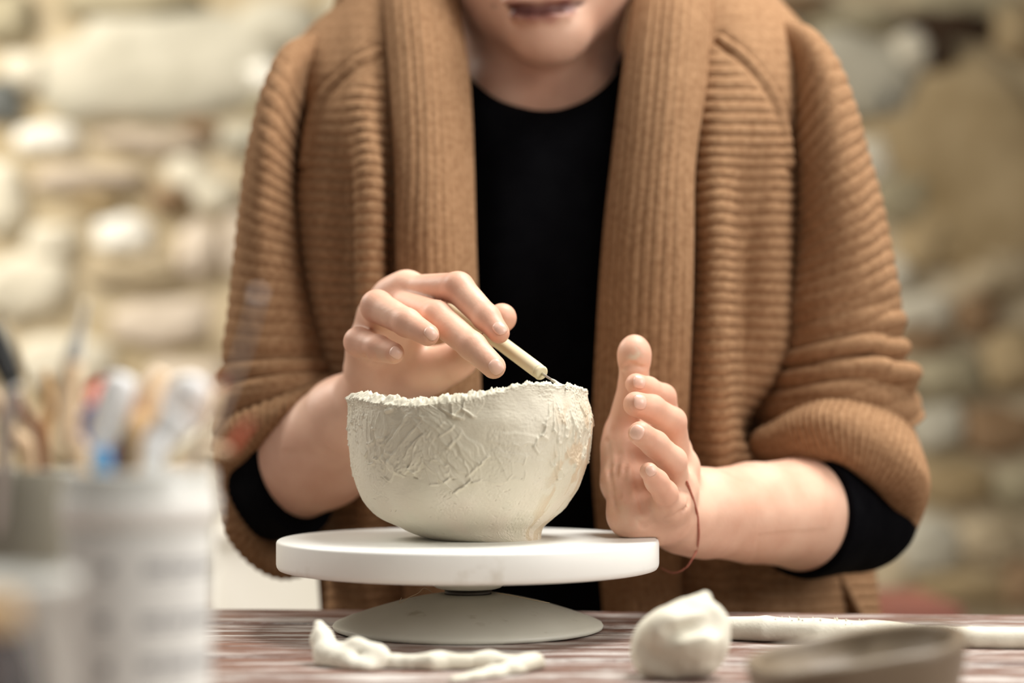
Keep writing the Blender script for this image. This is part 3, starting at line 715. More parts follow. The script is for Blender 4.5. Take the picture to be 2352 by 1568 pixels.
panel('front_panel', R, 620, 90, mask=mask_r, folds=lambda X, U, V: .0018*noise3(np.stack([X[..., 0]/55, X[..., 1]/420, 0*U], -1).reshape(-1, 3), 3).reshape(U.shape)+seam_ridge(X, SEAM_R)+sstep(330, 520, X[..., 1])*(.0045*np.exp(-((X[..., 0]-1652+(X[..., 1]-600)*.01)/24)**2)-.0045*np.exp(-((X[..., 0]-1702)/22)**2)+.002*np.exp(-((X[..., 0]-1760)/26)**2)))
L = [
 [(960, -120, 1.27), (890, -85, 1.28), (830, -30, 1.29), (770, 20, 1.30), (710, 75, 1.31), (660, 130, 1.32)],
 [(960, -20, 1.235), (880, 10, 1.225), (825, 40, 1.225), (760, 80, 1.235), (705, 130, 1.25), (665, 200, 1.28)],
 [(960, 130, 1.20), (885, 130, 1.185), (830, 150, 1.18), (770, 190, 1.185), (715, 245, 1.205), (680, 320, 1.25)],
 [(960, 290, 1.18), (880, 290, 1.158), (835, 290, 1.15), (770, 300, 1.165), (705, 345, 1.19), (670, 410, 1.25)],
 [(960, 450, 1.165), (895, 450, 1.150), (850, 450, 1.135), (795, 455, 1.160), (700, 470, 1.18), (665, 500, 1.25)],
 [(960, 620, 1.16), (895, 620, 1.155), (850, 620, 1.132), (800, 620, 1.160), (715, 630, 1.178), (680, 640, 1.25)],
 [(960, 800, 1.16), (900, 800, 1.158), (855, 800, 1.135), (805, 800, 1.158), (745, 800, 1.185), (710, 810, 1.25)],
 [(970, 1000, 1.16), (905, 1000, 1.158), (860, 1000, 1.14), (800, 1000, 1.16), (745, 1000, 1.19), (715, 1000, 1.25)],
 [(985, 1200, 1.165), (915, 1200, 1.15), (860, 1200, 1.15), (810, 1200, 1.16), (765, 1200, 1.20), (740, 1200, 1.26)],
 [(990, 1360, 1.165), (915, 1360, 1.15), (860, 1360, 1.15), (810, 1360, 1.16), (770, 1360, 1.19), (755, 1360, 1.26)],
 [(990, 1500, 1.165), (915, 1500, 1.15), (860, 1500, 1.15), (800, 1500, 1.16), (765, 1500, 1.19), (750, 1500, 1.26)]]
def mask_l(X, U, V):
    x, y = X[..., 0], X[..., 1]
    seam = 130+(885-x)*.9+np.maximum(760-x, 0)*.9
    return .15+.85*sstep(0, 60, y-seam)
panel('front_panel', L, 620, 90, mask=mask_l, folds=lambda X, U, V: .0018*noise3(np.stack([X[..., 0]/55, X[..., 1]/420, 0*U], -1).reshape(-1, 3), 8).reshape(U.shape)+seam_ridge(X, SEAM_L)+sstep(230, 420, X[..., 1])*(.0050*np.exp(-((X[..., 0]-850)/24)**2)-.0040*np.exp(-((X[..., 0]-803)/22)**2)+.002*np.exp(-((X[..., 0]-750)/26)**2)))

# the two broad collar bands, ribbed lengthways
def band(name, rows, nrib, sign):
    nu, nv = 260, 150
    W, X = ctrl_px(rows, nu, nv); n = facing(W, grid_normals(W))
    U = np.linspace(0, 1, nv)[None, :]*np.ones((nu, 1)); Vv = np.linspace(0, 1, nu)[:, None]*np.ones((1, nv))
    # rolled edges and soft lengthways folds
    edge = -(.012*(np.abs(U*2-1)**6))
    fold = .003*noise3(np.stack([U*3.1+Vv*.6, Vv*3, 0*U], -1).reshape(-1, 3), 21+sign).reshape(U.shape)
    ph = U*nrib+.25*noise3(np.stack([U*2, Vv*4, 0*U], -1).reshape(-1, 3), 5).reshape(U.shape)
    W = W+n*(edge+fold+.0021*(rib(ph, .55)-.5)+.0012*(rib(ph/3, .5)-.5))[..., None]
    o = mesh_obj(name, W.reshape(-1, 3), grid_faces(nu, nv), MAT_KNIT, cardigan); solidify(o, .006, 0); return o
BR = [
 [(1490, -330, 1.37), (1530, -340, 1.38), (1580, -330, 1.385), (1640, -280, 1.375)],
 [(1462, -150, 1.30), (1510, -170, 1.285), (1575, -160, 1.275), (1650, -110, 1.285)],
 [(1438, 0, 1.235), (1500, -10, 1.205), (1575, -5, 1.19), (1652, 10, 1.21)],
 [(1412, 180, 1.195), (1480, 180, 1.160), (1560, 180, 1.15), (1638, 190, 1.165)],
 [(1388, 370, 1.17), (1460, 370, 1.138), (1540, 370, 1.128), (1612, 370, 1.142)],
 [(1366, 560, 1.155), (1440, 560, 1.125), (1530, 560, 1.116), (1606, 560, 1.135)],
 [(1350, 780, 1.15), (1430, 780, 1.122), (1520, 780, 1.115), (1600, 780, 1.135)],
 [(1343, 1000, 1.15), (1425, 1000, 1.128), (1510, 1000, 1.12), (1592, 1000, 1.14)],
 [(1352, 1200, 1.155), (1430, 1200, 1.135), (1500, 1200, 1.132), (1580, 1200, 1.145)],
 [(1378, 1500, 1.155), (1440, 1500, 1.135), (1510, 1500, 1.135), (1580, 1500, 1.15)]]
band('collar_band', BR, 13, 1)
BL = [
 [(1015, -330, 1.37), (975, -340, 1.38), (925, -330, 1.385), (870, -280, 1.375)],
 [(1040, -150, 1.30), (990, -170, 1.285), (930, -160, 1.275), (862, -100, 1.285)],
 [(1068, 0, 1.235), (1010, -10, 1.205), (940, 0, 1.19), (872, 20, 1.21)],
 [(1094, 180, 1.195), (1030, 180, 1.160), (955, 180, 1.15), (882, 190, 1.165)],
 [(1106, 370, 1.17), (1040, 370, 1.138), (965, 370, 1.128), (892, 370, 1.142)],
 [(1114, 560, 1.155), (1045, 560, 1.125), (965, 560, 1.118), (893, 560, 1.142)],
 [(1122, 780, 1.15), (1050, 780, 1.125), (975, 780, 1.12), (900, 780, 1.145)],
 [(1124, 1000, 1.15), (1055, 1000, 1.13), (980, 1000, 1.125), (905, 1000, 1.148)],
 [(1110, 1200, 1.155), (1050, 1200, 1.137), (980, 1200, 1.135), (915, 1200, 1.148)],
 [(1020, 1500, 1.155), (990, 1500, 1.14), (950, 1500, 1.138), (915, 1500, 1.15)]]
band('collar_band', BL, 13, 2)
# back of the collar and back panel, seen only from the side
BK = [[P(*c) for c in r] for r in (
 [(1640, -280, 1.375), (1560, -330, 1.44), (1250, -330, 1.47), (940, -330, 1.44), (870, -280, 1.375)],
 [(1800, 130, 1.33), (1680, 90, 1.42), (1250, 0, 1.46), (850, 90, 1.42), (730, 160, 1.33)],
 [(1830, 500, 1.27), (1700, 500, 1.42), (1250, 500, 1.46), (820, 500, 1.42), (690, 500, 1.27)],
 [(1800, 1000, 1.26), (1700, 1000, 1.40), (1250, 1000, 1.44), (820, 1000, 1.40), (715, 1000, 1.25)],
 [(2025, 1500, 1.27), (1800, 1500, 1.42), (1250, 1500, 1.45), (800, 1500, 1.42), (750, 1500, 1.26)])]
gB = surf(BK, 60, 60); o = mesh_obj('back_panel', gB.reshape(-1, 3), grid_faces(60, 60), MAT_KNIT, cardigan); solidify(o, .005, 0)

# sleeves: rings of (outer edge, inner edge) read off the photograph, ribs follow the rings
def sleeve(rings, nu, nv, amp=.0029, per=.0092, seed=0, foldz=None):
    cen = []; A = []; B = []
    for O, I, Yc, dep, tilt in rings:
        o_, i_ = P(O[0], O[1], Yc), P(I[0], I[1], Yc)
        cen.append((o_+i_)/2); A.append((o_-i_)/2); B.append(np.array([0, -dep, tilt]))
    t = np.linspace(0, len(rings)-1, nu)
    c, a, b = catmull(cen, t), catmull(A, t), catmull(B, t)
    th = np.linspace(0, 2*PI, nv, endpoint=False)
    W = c[:, None]+a[:, None]*np.cos(th)[None, :, None]+b[:, None]*np.sin(th)[None, :, None]
    n = grid_normals(W, True); out = ((W-c[:, None])*n).sum(2).mean(); n = n*np.sign(out)
    L_ = np.concatenate([[0], np.cumsum(np.linalg.norm(np.diff(c, axis=0), axis=1))])[:, None]
    s = np.ones((nu, 1))*th[None, :]
    q = np.stack([np.cos(s)*1.3, np.sin(s)*1.3, L_*14+0*s], -1).reshape(-1, 3)
    nz = fbm(q, 2, seed).reshape(nu, nv)
    W = W+n*(nz*.0022)[..., None]
    tt = t[:, None]+0*s
    if foldz is not None: W = W+n*foldz(tt, s)[..., None]; n = grid_normals(W, True)*np.sign(out)
    ph = L_/per+.35*noise3(q*.9, seed+3).reshape(nu, nv)
    W = W+n*(amp*sstep(.9, 2.2, tt)*(rib(ph)-.6))[..., None]
    o = mesh_obj('sleeve', W.reshape(-1, 3), grid_faces(nu, nv, True), MAT_KNIT, cardigan); solidify(o, .004, -1 if out > 0 else 1); return o
SR = [((1775, 95), (1735, 215), 1.295, .035, .02), ((1840, 122), (1785, 280), 1.272, .058, .02), ((1893, 185), (1806, 335), 1.258, .072, .01), ((1930, 258), (1806, 410), 1.248, .078, 0), ((1960, 350), (1803, 490), 1.243, .078, 0),
      ((1990, 450), (1800, 575), 1.240, .078, 0), ((2016, 550), (1790, 662), 1.238, .077, 0), ((2040, 650), (1775, 745), 1.235, .076, 0), ((2064, 735), (1762, 815), 1.233, .075, 0),
      ((2062, 800), (1755, 868), 1.230, .074, 0), ((2088, 862), (1748, 935), 1.225, .075, 0), ((2104, 950), (1752, 1000), 1.225, .055, -.01)]
def folds_r(t, s):
    front = sstep(-.3, .6, np.sin(s))
    f = 0
    for (tc, wd, am, sl) in ((8.2, .32, -.006, .5), (9.0, .30, -.0085, .75), (9.75, .30, -.007, 1.0), (7.4, .3, -.003, .35), (8.6, .25, .004, .6), (9.4, .25, .005, .9)):
        f = f+am*np.exp(-((t-tc-sl*np.cos(s)*.55-.12*np.sin(3*s))/wd)**2)
    return f*front
sleeve(SR, 620, 150, seed=1, foldz=folds_r)
SL = [((745, 130), (785, 240), 1.295, .035, .02), ((675, 170), (728, 300), 1.272, .058, .02), ((640, 232), (702, 345), 1.258, .072, .01), ((610, 322), (694, 420), 1.248, .078, 0), ((590, 430), (696, 500), 1.243, .078, 0),
      ((573, 540), (706, 590), 1.240, .078, 0), ((560, 640), (728, 665), 1.238, .077, 0), ((545, 730), (752, 745), 1.235, .076, 0), ((532, 800), (772, 800), 1.232, .075, 0),
      ((520, 870), (790, 845), 1.228, .074, 0), ((508, 950), (800, 880), 1.222, .072, 0), ((505, 1020), (805, 930), 1.222, .052, -.01)]
def folds_l(t, s):
    front = sstep(-.3, .6, np.sin(s)); f = 0
    for (tc, wd, am, sl) in ((8.7, .28, -.006, .2), (9.35, .26, -.007, .3), (9.0, .25, .005, .25), (9.75, .28, .004, .3)):
        f = f+am*np.exp(-((t-tc+sl*np.cos(s)*.5-.1*np.sin(2*s+1))/wd)**2)
    return f*front
sleeve(SL, 620, 150, seed=11, foldz=folds_l)
# turned-back cuffs: a thick ribbed roll round each elbow, lofted through (outer back, outer, lip, inner) rings
def cuff(rings, nrib, amp=.0030):
    """rings: list of closed loops of points (px, py, Y)"""
    nv = nrib*9; t = np.linspace(0, len(rings[0]), nv, endpoint=False)
    loops = np.array([catmull([P(*c) for c in r], t, True) for r in rings])
    nu = 40; W = catmull(loops, np.linspace(0, len(rings)-1, nu))
    cen = W.mean((0, 1)); n = grid_normals(W, True)
    ph = np.linspace(0, nrib, nv, endpoint=False)[None, :]*np.ones((nu, 1))
    W = W+n*(amp*(rib(ph, .6)-.5))[..., None]
    o = mesh_obj('cuff', W.reshape(-1, 3), grid_faces(nu, nv, True), MAT_KNIT, cardigan); solidify(o, .004, 0); return o
# each loop: clockwise as seen, starting at the viewer's left
cuff([[(1775, 1040, 1.23), (1810, 950, 1.200), (1930, 900, 1.185), (2040, 915, 1.195), (2095, 1000, 1.22), (2100, 1120, 1.24), (2030, 1220, 1.25), (1890, 1160, 1.26)],
      [(1742, 1030, 1.200), (1790, 975, 1.165), (1900, 932, 1.145), (2020, 965, 1.140), (2112, 1060, 1.145), (2118, 1150, 1.175), (2045, 1262, 1.215), (1900, 1240, 1.25)],
      [(1736, 1050, 1.190), (1795, 1000, 1.152), (1890, 965, 1.128), (2010, 1010, 1.122), (2098, 1100, 1.130), (2102, 1180, 1.165), (2048, 1255, 1.205), (1900, 1262, 1.245)],
      [(1758, 1068, 1.190), (1815, 1050, 1.152), (1910, 1036, 1.128), (1992, 1076, 1.125), (2052, 1140, 1.140), (2062, 1190, 1.172), (2035, 1230, 1.21), (1900, 1250, 1.25)],
      [(1785, 1078, 1.20), (1830, 1075, 1.17), (1910, 1062, 1.145), (1980, 1095, 1.142), (2030, 1145, 1.158), (2040, 1190, 1.19), (2015, 1215, 1.225), (1900, 1230, 1.255)]], 60)
cuff([[(520, 1030, 1.215), (565, 950, 1.195), (700, 890, 1.19), (795, 890, 1.205), (800, 1020, 1.25), (760, 1180, 1.26), (640, 1260, 1.24), (535, 1180, 1.22)],
      [(503, 1060, 1.180), (535, 965, 1.155), (690, 900, 1.148), (785, 872, 1.18), (830, 1010, 1.24), (790, 1230, 1.24), (655, 1318, 1.210), (535, 1235, 1.185)],
      [(508, 1075, 1.165), (545, 995, 1.142), (670, 925, 1.135), (780, 885, 1.17), (835, 1010, 1.235), (790, 1230, 1.23), (652, 1308, 1.195), (545, 1225, 1.168)],
      [(528, 1090, 1.165), (562, 1030, 1.143), (655, 952, 1.136), (770, 900, 1.17), (820, 1010, 1.235), (780, 1210, 1.23), (652, 1278, 1.195), (563, 1205, 1.169)],
      [(545, 1095, 1.178), (580, 1050, 1.158), (662, 975, 1.150), (765, 925, 1.18), (800, 1010, 1.235), (760, 1190, 1.235), (655, 1255, 1.205), (578, 1190, 1.183)]], 60)
# thin red thread round the wrist, hanging in a loop
MAT_THREAD = material('red_thread', lin(168, 92, 78), lin(190, 130, 108), rough=.9, scale=900)
q = [on_skin(x, y)+np.array([0, -.0009, 0]) for x, y in ((1577, 1105), (1584, 1122), (1591, 1142), (1597, 1162), (1602, 1182), (1604, 1204), (1605, 1226), (1603, 1246), (1600, 1262))]
q = q+[np.array([v[0], q[-1][1]-.002+dy, v[2]]) for v, dy in ((P(1594, 1284, 1.03), 0), (P(1576, 1304, 1.04), .004), (P(1548, 1316, 1.05), .014), (P(1524, 1310, 1.06), .04))]
tube('thread_bracelet', q, [.0007]*9+[.0006, .0005, .0005, .0004], MAT_THREAD, person, nseg=6, res=8)

# unseen hair drawn back over the crown, tied low, added to shade the face
MAT_HAIR = material('dark_hair', lin(62, 44, 32), lin(92, 66, 46), rough=.5, scale=60, stretch=(6, 1, 1))
hg = [dict(prims=[ell(P(1246, -345, 1.318), (.083, .100, .113)), ell(P(1246, -150, 1.40), (.045, .040, .045))], k=.02, join=.02),
      dict(prims=[ell(P(1246, -110, 1.195), (.066, .075, .105))], k=.012, join=.01, cut=True), dict(prims=[rc(P(1246, 60, 1.25), P(1246, 60, 1.30), .07, .07)], k=.02, join=.01, cut=True)]
hV, hF = mesh_sdf(hg, (-.09, 1.19, .33), (.13, 1.46, .66), .004, project=False)
mesh_obj('hair', hV, hF, MAT_HAIR, person)
# ------------------------------------------------------------------ clay
def clay_mat(name, c1, c2, rough=.55):
    m = material(name, lin(*c1), lin(*c2), rough=rough, scale=16, bump=.35, bscale=520, bdist=.0006, spec=.35, ramp=(.35, .68)); return m
MAT_CLAY = clay_mat('damp_clay', (202, 196, 175), (218, 212, 194))
MAT_CLAY2 = clay_mat('dry_clay', (214, 208, 188), (228, 224, 208), .6)
# the bowl: silhouette read off the photograph (py, left, right) at its own distance
BY = 1.0
SIL = [(1241, 1016, 1243), (1234, 982, 1243), (1222, 945, 1243.5), (1208, 916, 1250), (1190, 877, 1270), (1170, 853, 1292), (1146, 834, 1311), (1120, 821, 1330), (1095, 812.5, 1341), (1060, 806, 1352), (1023, 802.5, 1358), (974, 802.5, 1362.5), (940, 804, 1357), (915, 799, 1351), (900, 797, 1349), (885, 797, 1347)]
nU, nH = 1120, 250
hh = np.linspace(0, 1, nH)
S_ = np.array(SIL, float)
def sil(t): return catmull(S_, t)
tt_ = np.linspace(0, len(SIL)-2.0, nH); rowv = sil(tt_)            # bottom .. 900
th = np.linspace(0, 2*PI, nU, endpoint=False)                       # th=0 -> +x, th=-pi/2 -> towards viewer
# rim height in px as a function of angle: front profile of the photograph, gentle at the back
def rim_px(th):
    x = 1075+277*np.cos(th)
    fx = np.array([790, 803, 830, 870, 920, 970, 1030, 1080, 1130, 1180, 1220, 1260, 1300, 1330, 1352, 1365.])
    fy = np.array([916, 914, 918, 926, 934, 934, 928, 921, 909, 896, 887, 885, 888, 893, 900, 906.])
    by = np.array([908, 907, 907, 908, 912, 913, 910, 906, 900, 894, 890, 888, 890, 894, 900, 906.])+4
    f = np.interp(x, fx, fy); bk = np.interp(x, fx, by); s = np.sin(th)
    return np.where(s < 0, f, f*(1-np.clip(s*3, 0, 1))+bk*np.clip(s*3, 0, 1))
rimp = rim_px(th); rimp = rimp+1.6*noise3(np.stack([th*9, 0*th, 0*th], -1), 3)+1.8*noise3(np.stack([th*31, 0*th, 0*th], -1), 4)+1.4*np.maximum(noise3(np.stack([th*70, 0*th, 0*th], -1), 5), 0)*(.4+.6*(noise3(np.stack([th*6, 0*th, 0*th], -1), 15) > 0))
pyb = rowv[:, 0]
PYg = 1241-(1241-pyb[:, None])*(1241-rimp[None, :])/(1241-900.0)    # each column stretched to its rim height
# silhouettes at the true height
so = S_[np.argsort(S_[:, 0])]
Lx = np.interp(PYg, so[:, 0], so[:, 1]); Rx = np.interp(PYg, so[:, 0], so[:, 2])
from_spl = sil(np.linspace(0, len(SIL)-1, 400)); o_ = np.argsort(from_spl[:, 0])
Lx = np.interp(PYg, from_spl[o_, 0], from_spl[o_, 1]); Rx = np.interp(PYg, from_spl[o_, 0], from_spl[o_, 2])
cx = (Lx+Rx)/2; rad = (Rx-Lx)/2
a_s = ((th+PI/2+PI) % (2*PI)-PI)[None, :]*277*np.ones((nH, 1))      # arc px from the point nearest the viewer
s_x = 1075+a_s; s_y = PYg
H = np.zeros((nH, nU))
q = np.stack([np.cos(th)[None, :]*2.2+0*s_y, np.sin(th)[None, :]*2.2+0*s_y, s_y/120], -1).reshape(-1, 3)
H += 4.0*fbm(q, 3, 31).reshape(nH, nU)*sstep(1241, 1200, s_y)          # lumpy hand-pinched wall
upper = sstep(1110, 1050, s_y)
def N2(sx, sy, seed, o=3): return fbm(np.stack([s_x/sx, s_y/sy, 0*s_x], -1).reshape(-1, 3), o, seed).reshape(nH, nU)
wx = 5*N2(34, 34, 51, 2); wy = 5*N2(34, 34, 61, 2)
rs = random.Random(11)
def stroke(x0, y0, x1, y1, wd, ht, ridge=1.0):
    """one smear of clay: thin where the tool lands, piled up with a sharp lip where it lifts off"""
    global H
    dx, dy = x1-x0, y1-y0; L = math.hypot(dx, dy); ux, uy = dx/L, dy/L
    i0 = (s_x > min(x0, x1)-wd*2-14) & (s_x < max(x0, x1)+wd*2+14) & (s_y > min(y0, y1)-wd*2-14) & (s_y < max(y0, y1)+wd*2+14)
    if not i0.any(): return
    X = s_x[i0]+wx[i0]-x0; Yy = s_y[i0]+wy[i0]-y0
    t = (X*ux+Yy*uy)/L; v = -X*uy+Yy*ux; wloc = wd*(.75+.25*np.sin(np.clip(t, 0, 1)*PI))
    endd = (t-1)*L; inside = sstep(-.15, .1, t)*sstep(2.2, -1.2, np.sqrt(np.maximum(endd, 0)**2+np.maximum(np.abs(v)-wloc+wloc*.0, 0)**2)-0*wloc-np.where(endd > 0, wloc*.35, 0))
    plate = 1.7*ht*(.25+.75*np.clip(t, 0, 1)**1.3)*inside*(.72+.28*np.clip(v/wloc, -1, 1))
    lip = ridge*ht*(.7*np.exp(-((v-wloc)/2.2)**2)+.35*np.exp(-((v+wloc)/2.2)**2))*sstep(0, .3, t)*sstep(1.15, 1.0, t)
    lip2 = ridge*ht*1.3*np.exp(-((endd-wloc*.25)/2.6)**2)*sstep(wloc*1.05, wloc*.8, np.abs(v))
    scr = .35*np.sin(v*1.1+3*np.sin(t*5))*inside*.6
    H[i0] = H[i0]*(1-.6*inside)+plate+lip+lip2+scr
# the large smears seen on the front
for a in [(905, 985, 893, 1040, 12, 2), (985, 935, 885, 1058, 20, 2.8), (1000, 960, 898, 1064, 14, 3.2), (1010, 980, 920, 1078, 12, 3.0), (1005, 975, 950, 1076, 12, 3.0), (960, 925, 1030, 990, 14, 2.8), (945, 938, 1045, 1010, 15, 3),
          (962, 955, 1085, 1068, 17, 3.6), (990, 1000, 1080, 1092, 15, 3.8), (980, 1015, 1062, 1112, 14, 3.6), (975, 1030, 1032, 1090, 10, 3.0), (1050, 1000, 1110, 1050, 11, 2.6), (1040, 985, 1100, 1060, 10, 2.2), (1080, 1040, 1098, 1092, 10, 3),
          (930, 1045, 915, 1080, 10, 2.2), (900, 1060, 880, 1088, 9, 2.2), (1020, 925, 1048, 950, 13, 2.6), (1060, 920, 1050, 958, 13, 2.6), (1100, 912, 1078, 950, 15, 2.2), (850, 930, 845, 985, 8, 2.6), (868, 940, 862, 1000, 9, 2.8), (825, 950, 822, 1010, 7, 2.4),
          (835, 1000, 828, 1058, 8, 2.6), (858, 1005, 846, 1050, 8, 2.2), (1280, 925, 1250, 1000, 9, 2.8), (1300, 915, 1275, 990, 8, 2.8), (1322, 935, 1300, 1010, 8, 2.6), (1345, 930, 1350, 985, 7, 2.4), (1262, 990, 1230, 1030, 9, 2.0), (1290, 1005, 1296, 1060, 7, 2.2),
          (1120, 1000, 1230, 1012, 10, 1.6), (1060, 1085, 1210, 1086, 9, 1.3), (1100, 1040, 1200, 1052, 10, 1.3), (905, 905, 880, 925, 12, 3), (880, 900, 890, 938, 10, 2.6)]:
    stroke(*a[:4], a[4]*1.25, a[5])
for _ in range(90):                                                  # the same handling all the way round
    an = rs.uniform(-PI, PI); x0 = 1075+an*277; y0 = rs.uniform(905, 1060); d = rs.uniform(.2, 2.6); L = rs.uniform(18, 75)
    if abs(x0-1160) < 110 and y0 < 1010 and rs.random() < .8: continue
    stroke(x0, y0, x0+L*math.cos(d), y0+L*math.sin(d), rs.uniform(5, 11), rs.uniform(.7, 1.9))
for k in range(46):                                                    # short vertical drags under the rim at the two ends
    x0 = 790+rs.uniform(-120, 75) if k % 2 else 1320+rs.uniform(-30, 120); y0 = rs.uniform(905, 960); stroke(x0, y0, x0+rs.uniform(-6, 6), y0+rs.uniform(25, 75), rs.uniform(3.5, 6), rs.uniform(1.2, 2.2))
H += .75*N2(5, 3.2, 81, 3)*sstep(.1, .9, N2(60, 40, 91, 2)+.35*upper+np.clip(np.abs(a_s)/500, 0, .5))   # grainy tears
H += .22*N2(9, 2.2, 101, 2)
# pits and scratches of the lower wall
for _ in range(90):
    x0 = rs.uniform(600, 1700); y0 = rs.uniform(1080, 1225); L = rs.uniform(2, 8); d = rs.uniform(-.5, .5); m = (np.abs(s_x-x0) < 14) & (np.abs(s_y-y0) < 10)
    if m.any():
        X = s_x[m]-x0; Y_ = s_y[m]-y0; u_ = X*math.cos(d)+Y_*math.sin(d); v_ = -X*math.sin(d)+Y_*math.cos(d)
        H[m] -= 2.6*np.exp(-(u_/L)**2-(v_/1.3)**2)
# crumbs at the rim
edge = sstep(14, 0, s_y-rimp[None, :])
H += edge*(2.4*np.maximum(N2(7, 5, 111, 2), 0)+1.2*N2(3, 3, 121, 2))*(.6+.8*sstep(1000, 860, s_x)+.5*sstep(1240, 1330, s_x))
H[:6] *= .2
kpx = BY/FPX
Rr = (rad+H)*kpx
Xo = (cx-1176)*kpx+Rr*np.cos(th)[None, :]; Yo = BY+Rr*np.sin(th)[None, :]; Zo = CAM_H+(HORIZON-PYg)*kpx
Zo[0] = DISC_Z
outer = np.stack([Xo, Yo, Zo], -1)
# rounded, ragged lip and the inner wall down to the inner floor
T_ = .0062; ncr = cx[-1]
def smooth_ring(a, n=31):
    k = np.ones(n)/n; return np.convolve(np.concatenate([a[-n:], a, a[:n]]), k, 'same')[n:-n]
Rs = smooth_ring(smooth_ring(Rr[-1])); Zs = smooth_ring(smooth_ring(Zo[-1]))
lipn = 9; inn = []
for i in range(1, lipn+1):
    f = i/lipn; wf = min(1, f*3.2); r_ = Rr[-1]*(1-wf)+Rs*wf-T_*f; z_ = Zo[-1]*(1-wf)+Zs*wf+.0008*np.sin(PI*f); pp_ = np.stack([r_*np.cos(th), r_*np.sin(th), 0*th], -1); z_ = z_+.0011*noise3(pp_*260, 7)+.0010*np.maximum(noise3(pp_*620, 8), -.2)+.0006*noise3(pp_*1100, 9)
    tiltf = .0042*sstep(.0, -.5, np.sin(th))*sstep(1200, 1050, 1075+277*np.cos(th))   # the lip is bevelled towards the viewer on the low side
    z_ = z_+tiltf*(f-1)*0+tiltf*f*1.0
    inn.append(np.stack([(ncr-1176)*kpx+r_*np.cos(th), BY+r_*np.sin(th), z_], -1))
zi0 = inn[-1][:, 2]; nin = 46
for i in range(1, nin+1):
    f = i/nin; zt = DISC_Z+.010
    z_ = zi0+(zt-zi0)*math.sin(f*PI/2)**.9
    py_ = HORIZON-(z_-CAM_H)/kpx
    lx = np.interp(py_, from_spl[o_, 0], from_spl[o_, 1]); rx = np.interp(py_, from_spl[o_, 0], from_spl[o_, 2])
    rr_ = np.minimum((rx-lx)/2*kpx-T_, (Rs-T_)*math.cos(f*PI/2)**.35+.0001)*1.0
    rr_ = np.maximum(rr_, .0002)+.0005*noise3(np.stack([th*6, 0*th+f*9, 0*th], -1), 9)*(1 if f < .98 else 0)
    c_ = ncr*(1-f)+1120*f
    inn.append(np.stack([((c_-1176)*kpx)+rr_*np.cos(th), BY+rr_*np.sin(th), z_], -1))
allr = np.concatenate([outer, np.array(inn)]); nr = len(allr)
Fb = grid_faces(nr, nU, True).tolist(); Fb.append(list(range(nU))[::-1]); Fb.append([(nr-1)*nU+s for s in range(nU)])
bowl = mesh_obj('clay_bowl', allr.reshape(-1, 3), Fb, MAT_CLAY)
recalc(bowl)
tag(bowl, 'rough pale clay bowl with a torn rim standing on the white wheel', 'bowl')
# clay colour differs a little over the wall (greyer slip above, pinker body below), plus painted hand shade
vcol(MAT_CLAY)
tc_ = np.zeros((nr, nU, 4)); tc_[..., :3] = lin(218, 200, 184)[:3]
tc_[:nH, :, 3] = .55*sstep(1060, 1180, s_y)*(.6+.4*N2(70, 50, 131, 2))
tn = .6*sstep(1255, 1320, s_x)*sstep(900, 960, s_y)*sstep(-.3, .4, N2(26, 40, 141, 3)); sel = tn > tc_[:nH, :, 3]  # browner right side: shade of the steadying hand painted into the clay
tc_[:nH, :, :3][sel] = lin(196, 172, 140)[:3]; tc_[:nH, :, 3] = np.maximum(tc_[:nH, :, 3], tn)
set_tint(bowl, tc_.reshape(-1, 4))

# needle tool held in the hand
MAT_IVORY = material('ivory_wood', lin(238, 226, 190), lin(230, 214, 172), rough=.4, scale=30, stretch=(1, 1, 1), spec=.4)
MAT_STEEL = material('steel', lin(200, 198, 190), rough=.3, metal=.9)
tA = P(1245, 858, .978); tB = P(1040, 705, 1.047); dv_ = nrm(tA-tB); tEnd = tB-dv_*.022
tool = empty('needle_tool', tuple(tA)); tag(tool, 'ivory handled needle tool held in the fingers over the bowl rim', 'needle tool')
nl = P(1303, 894, .958)
tube('handle', [tEnd, tB, (tA*2+tB)/3+0*dv_, tA-dv_*.0045, tA-dv_*.0038, tA-dv_*.0012, tA, tA+dv_*.0002], [.0036, .0042, .0043, .0043, .0038, .0043, .0036, .002], MAT_IVORY, tool, nseg=24, res=5)
tube('needle', [tA-dv_*.002, tA+(nl-tA)*.3, tA+(nl-tA)*.7, nl], [.00085, .00075, .0007, .0005], MAT_STEEL, tool, nseg=8, res=6)
sm_ = [tA+(nl-tA)*f for f in (.35, .5, .65, .8, .95)]
tube('clay_smear', sm_, [.0006, .0011, .0009, .0012, .0008], MAT_CLAY2, tool, nseg=8)

# clay scraps, ball and coil on the table
def sdf_thing(name, prims, k, mat, amp=.0008, fr=120, seed=0, h=.0012, pad=.006, zmin=0.0, dents=None, floor=True):
    pts = np.concatenate([[q[1]-np.max(q[3:5] if q[0] == 'c' else q[2]), q[1]+np.max(q[3:5] if q[0] == 'c' else q[2])] + ([[*(q[2]-max(q[3:5]))], [*(q[2]+max(q[3:5]))]] if q[0] == 'c' else []) for q in prims])
    lo = pts.min(0)-pad; hi = pts.max(0)+pad
    gr = [dict(prims=prims, k=k, join=k)]
    if dents: gr.append(dict(prims=dents, k=.007, join=k, cut=True))
    def extra(p, d):
        m = np.abs(d) < .012
        if m.any():
            d = d.copy(); d[m] += amp*fbm(p[m]*fr, 3, seed)
        return np.maximum(d, zmin-p[:, 2]) if floor else d
    V, F = mesh_sdf(gr, lo, hi, h, project=False, extra=extra)
    o = mesh_obj(name, V, F, mat); return o
def TP(px, py, z=0.0):
    """point of the table plane raised by z seen at this pixel"""
    Y = (CAM_H-z)*FPX/(py-HORIZON); return P(px, py, Y)
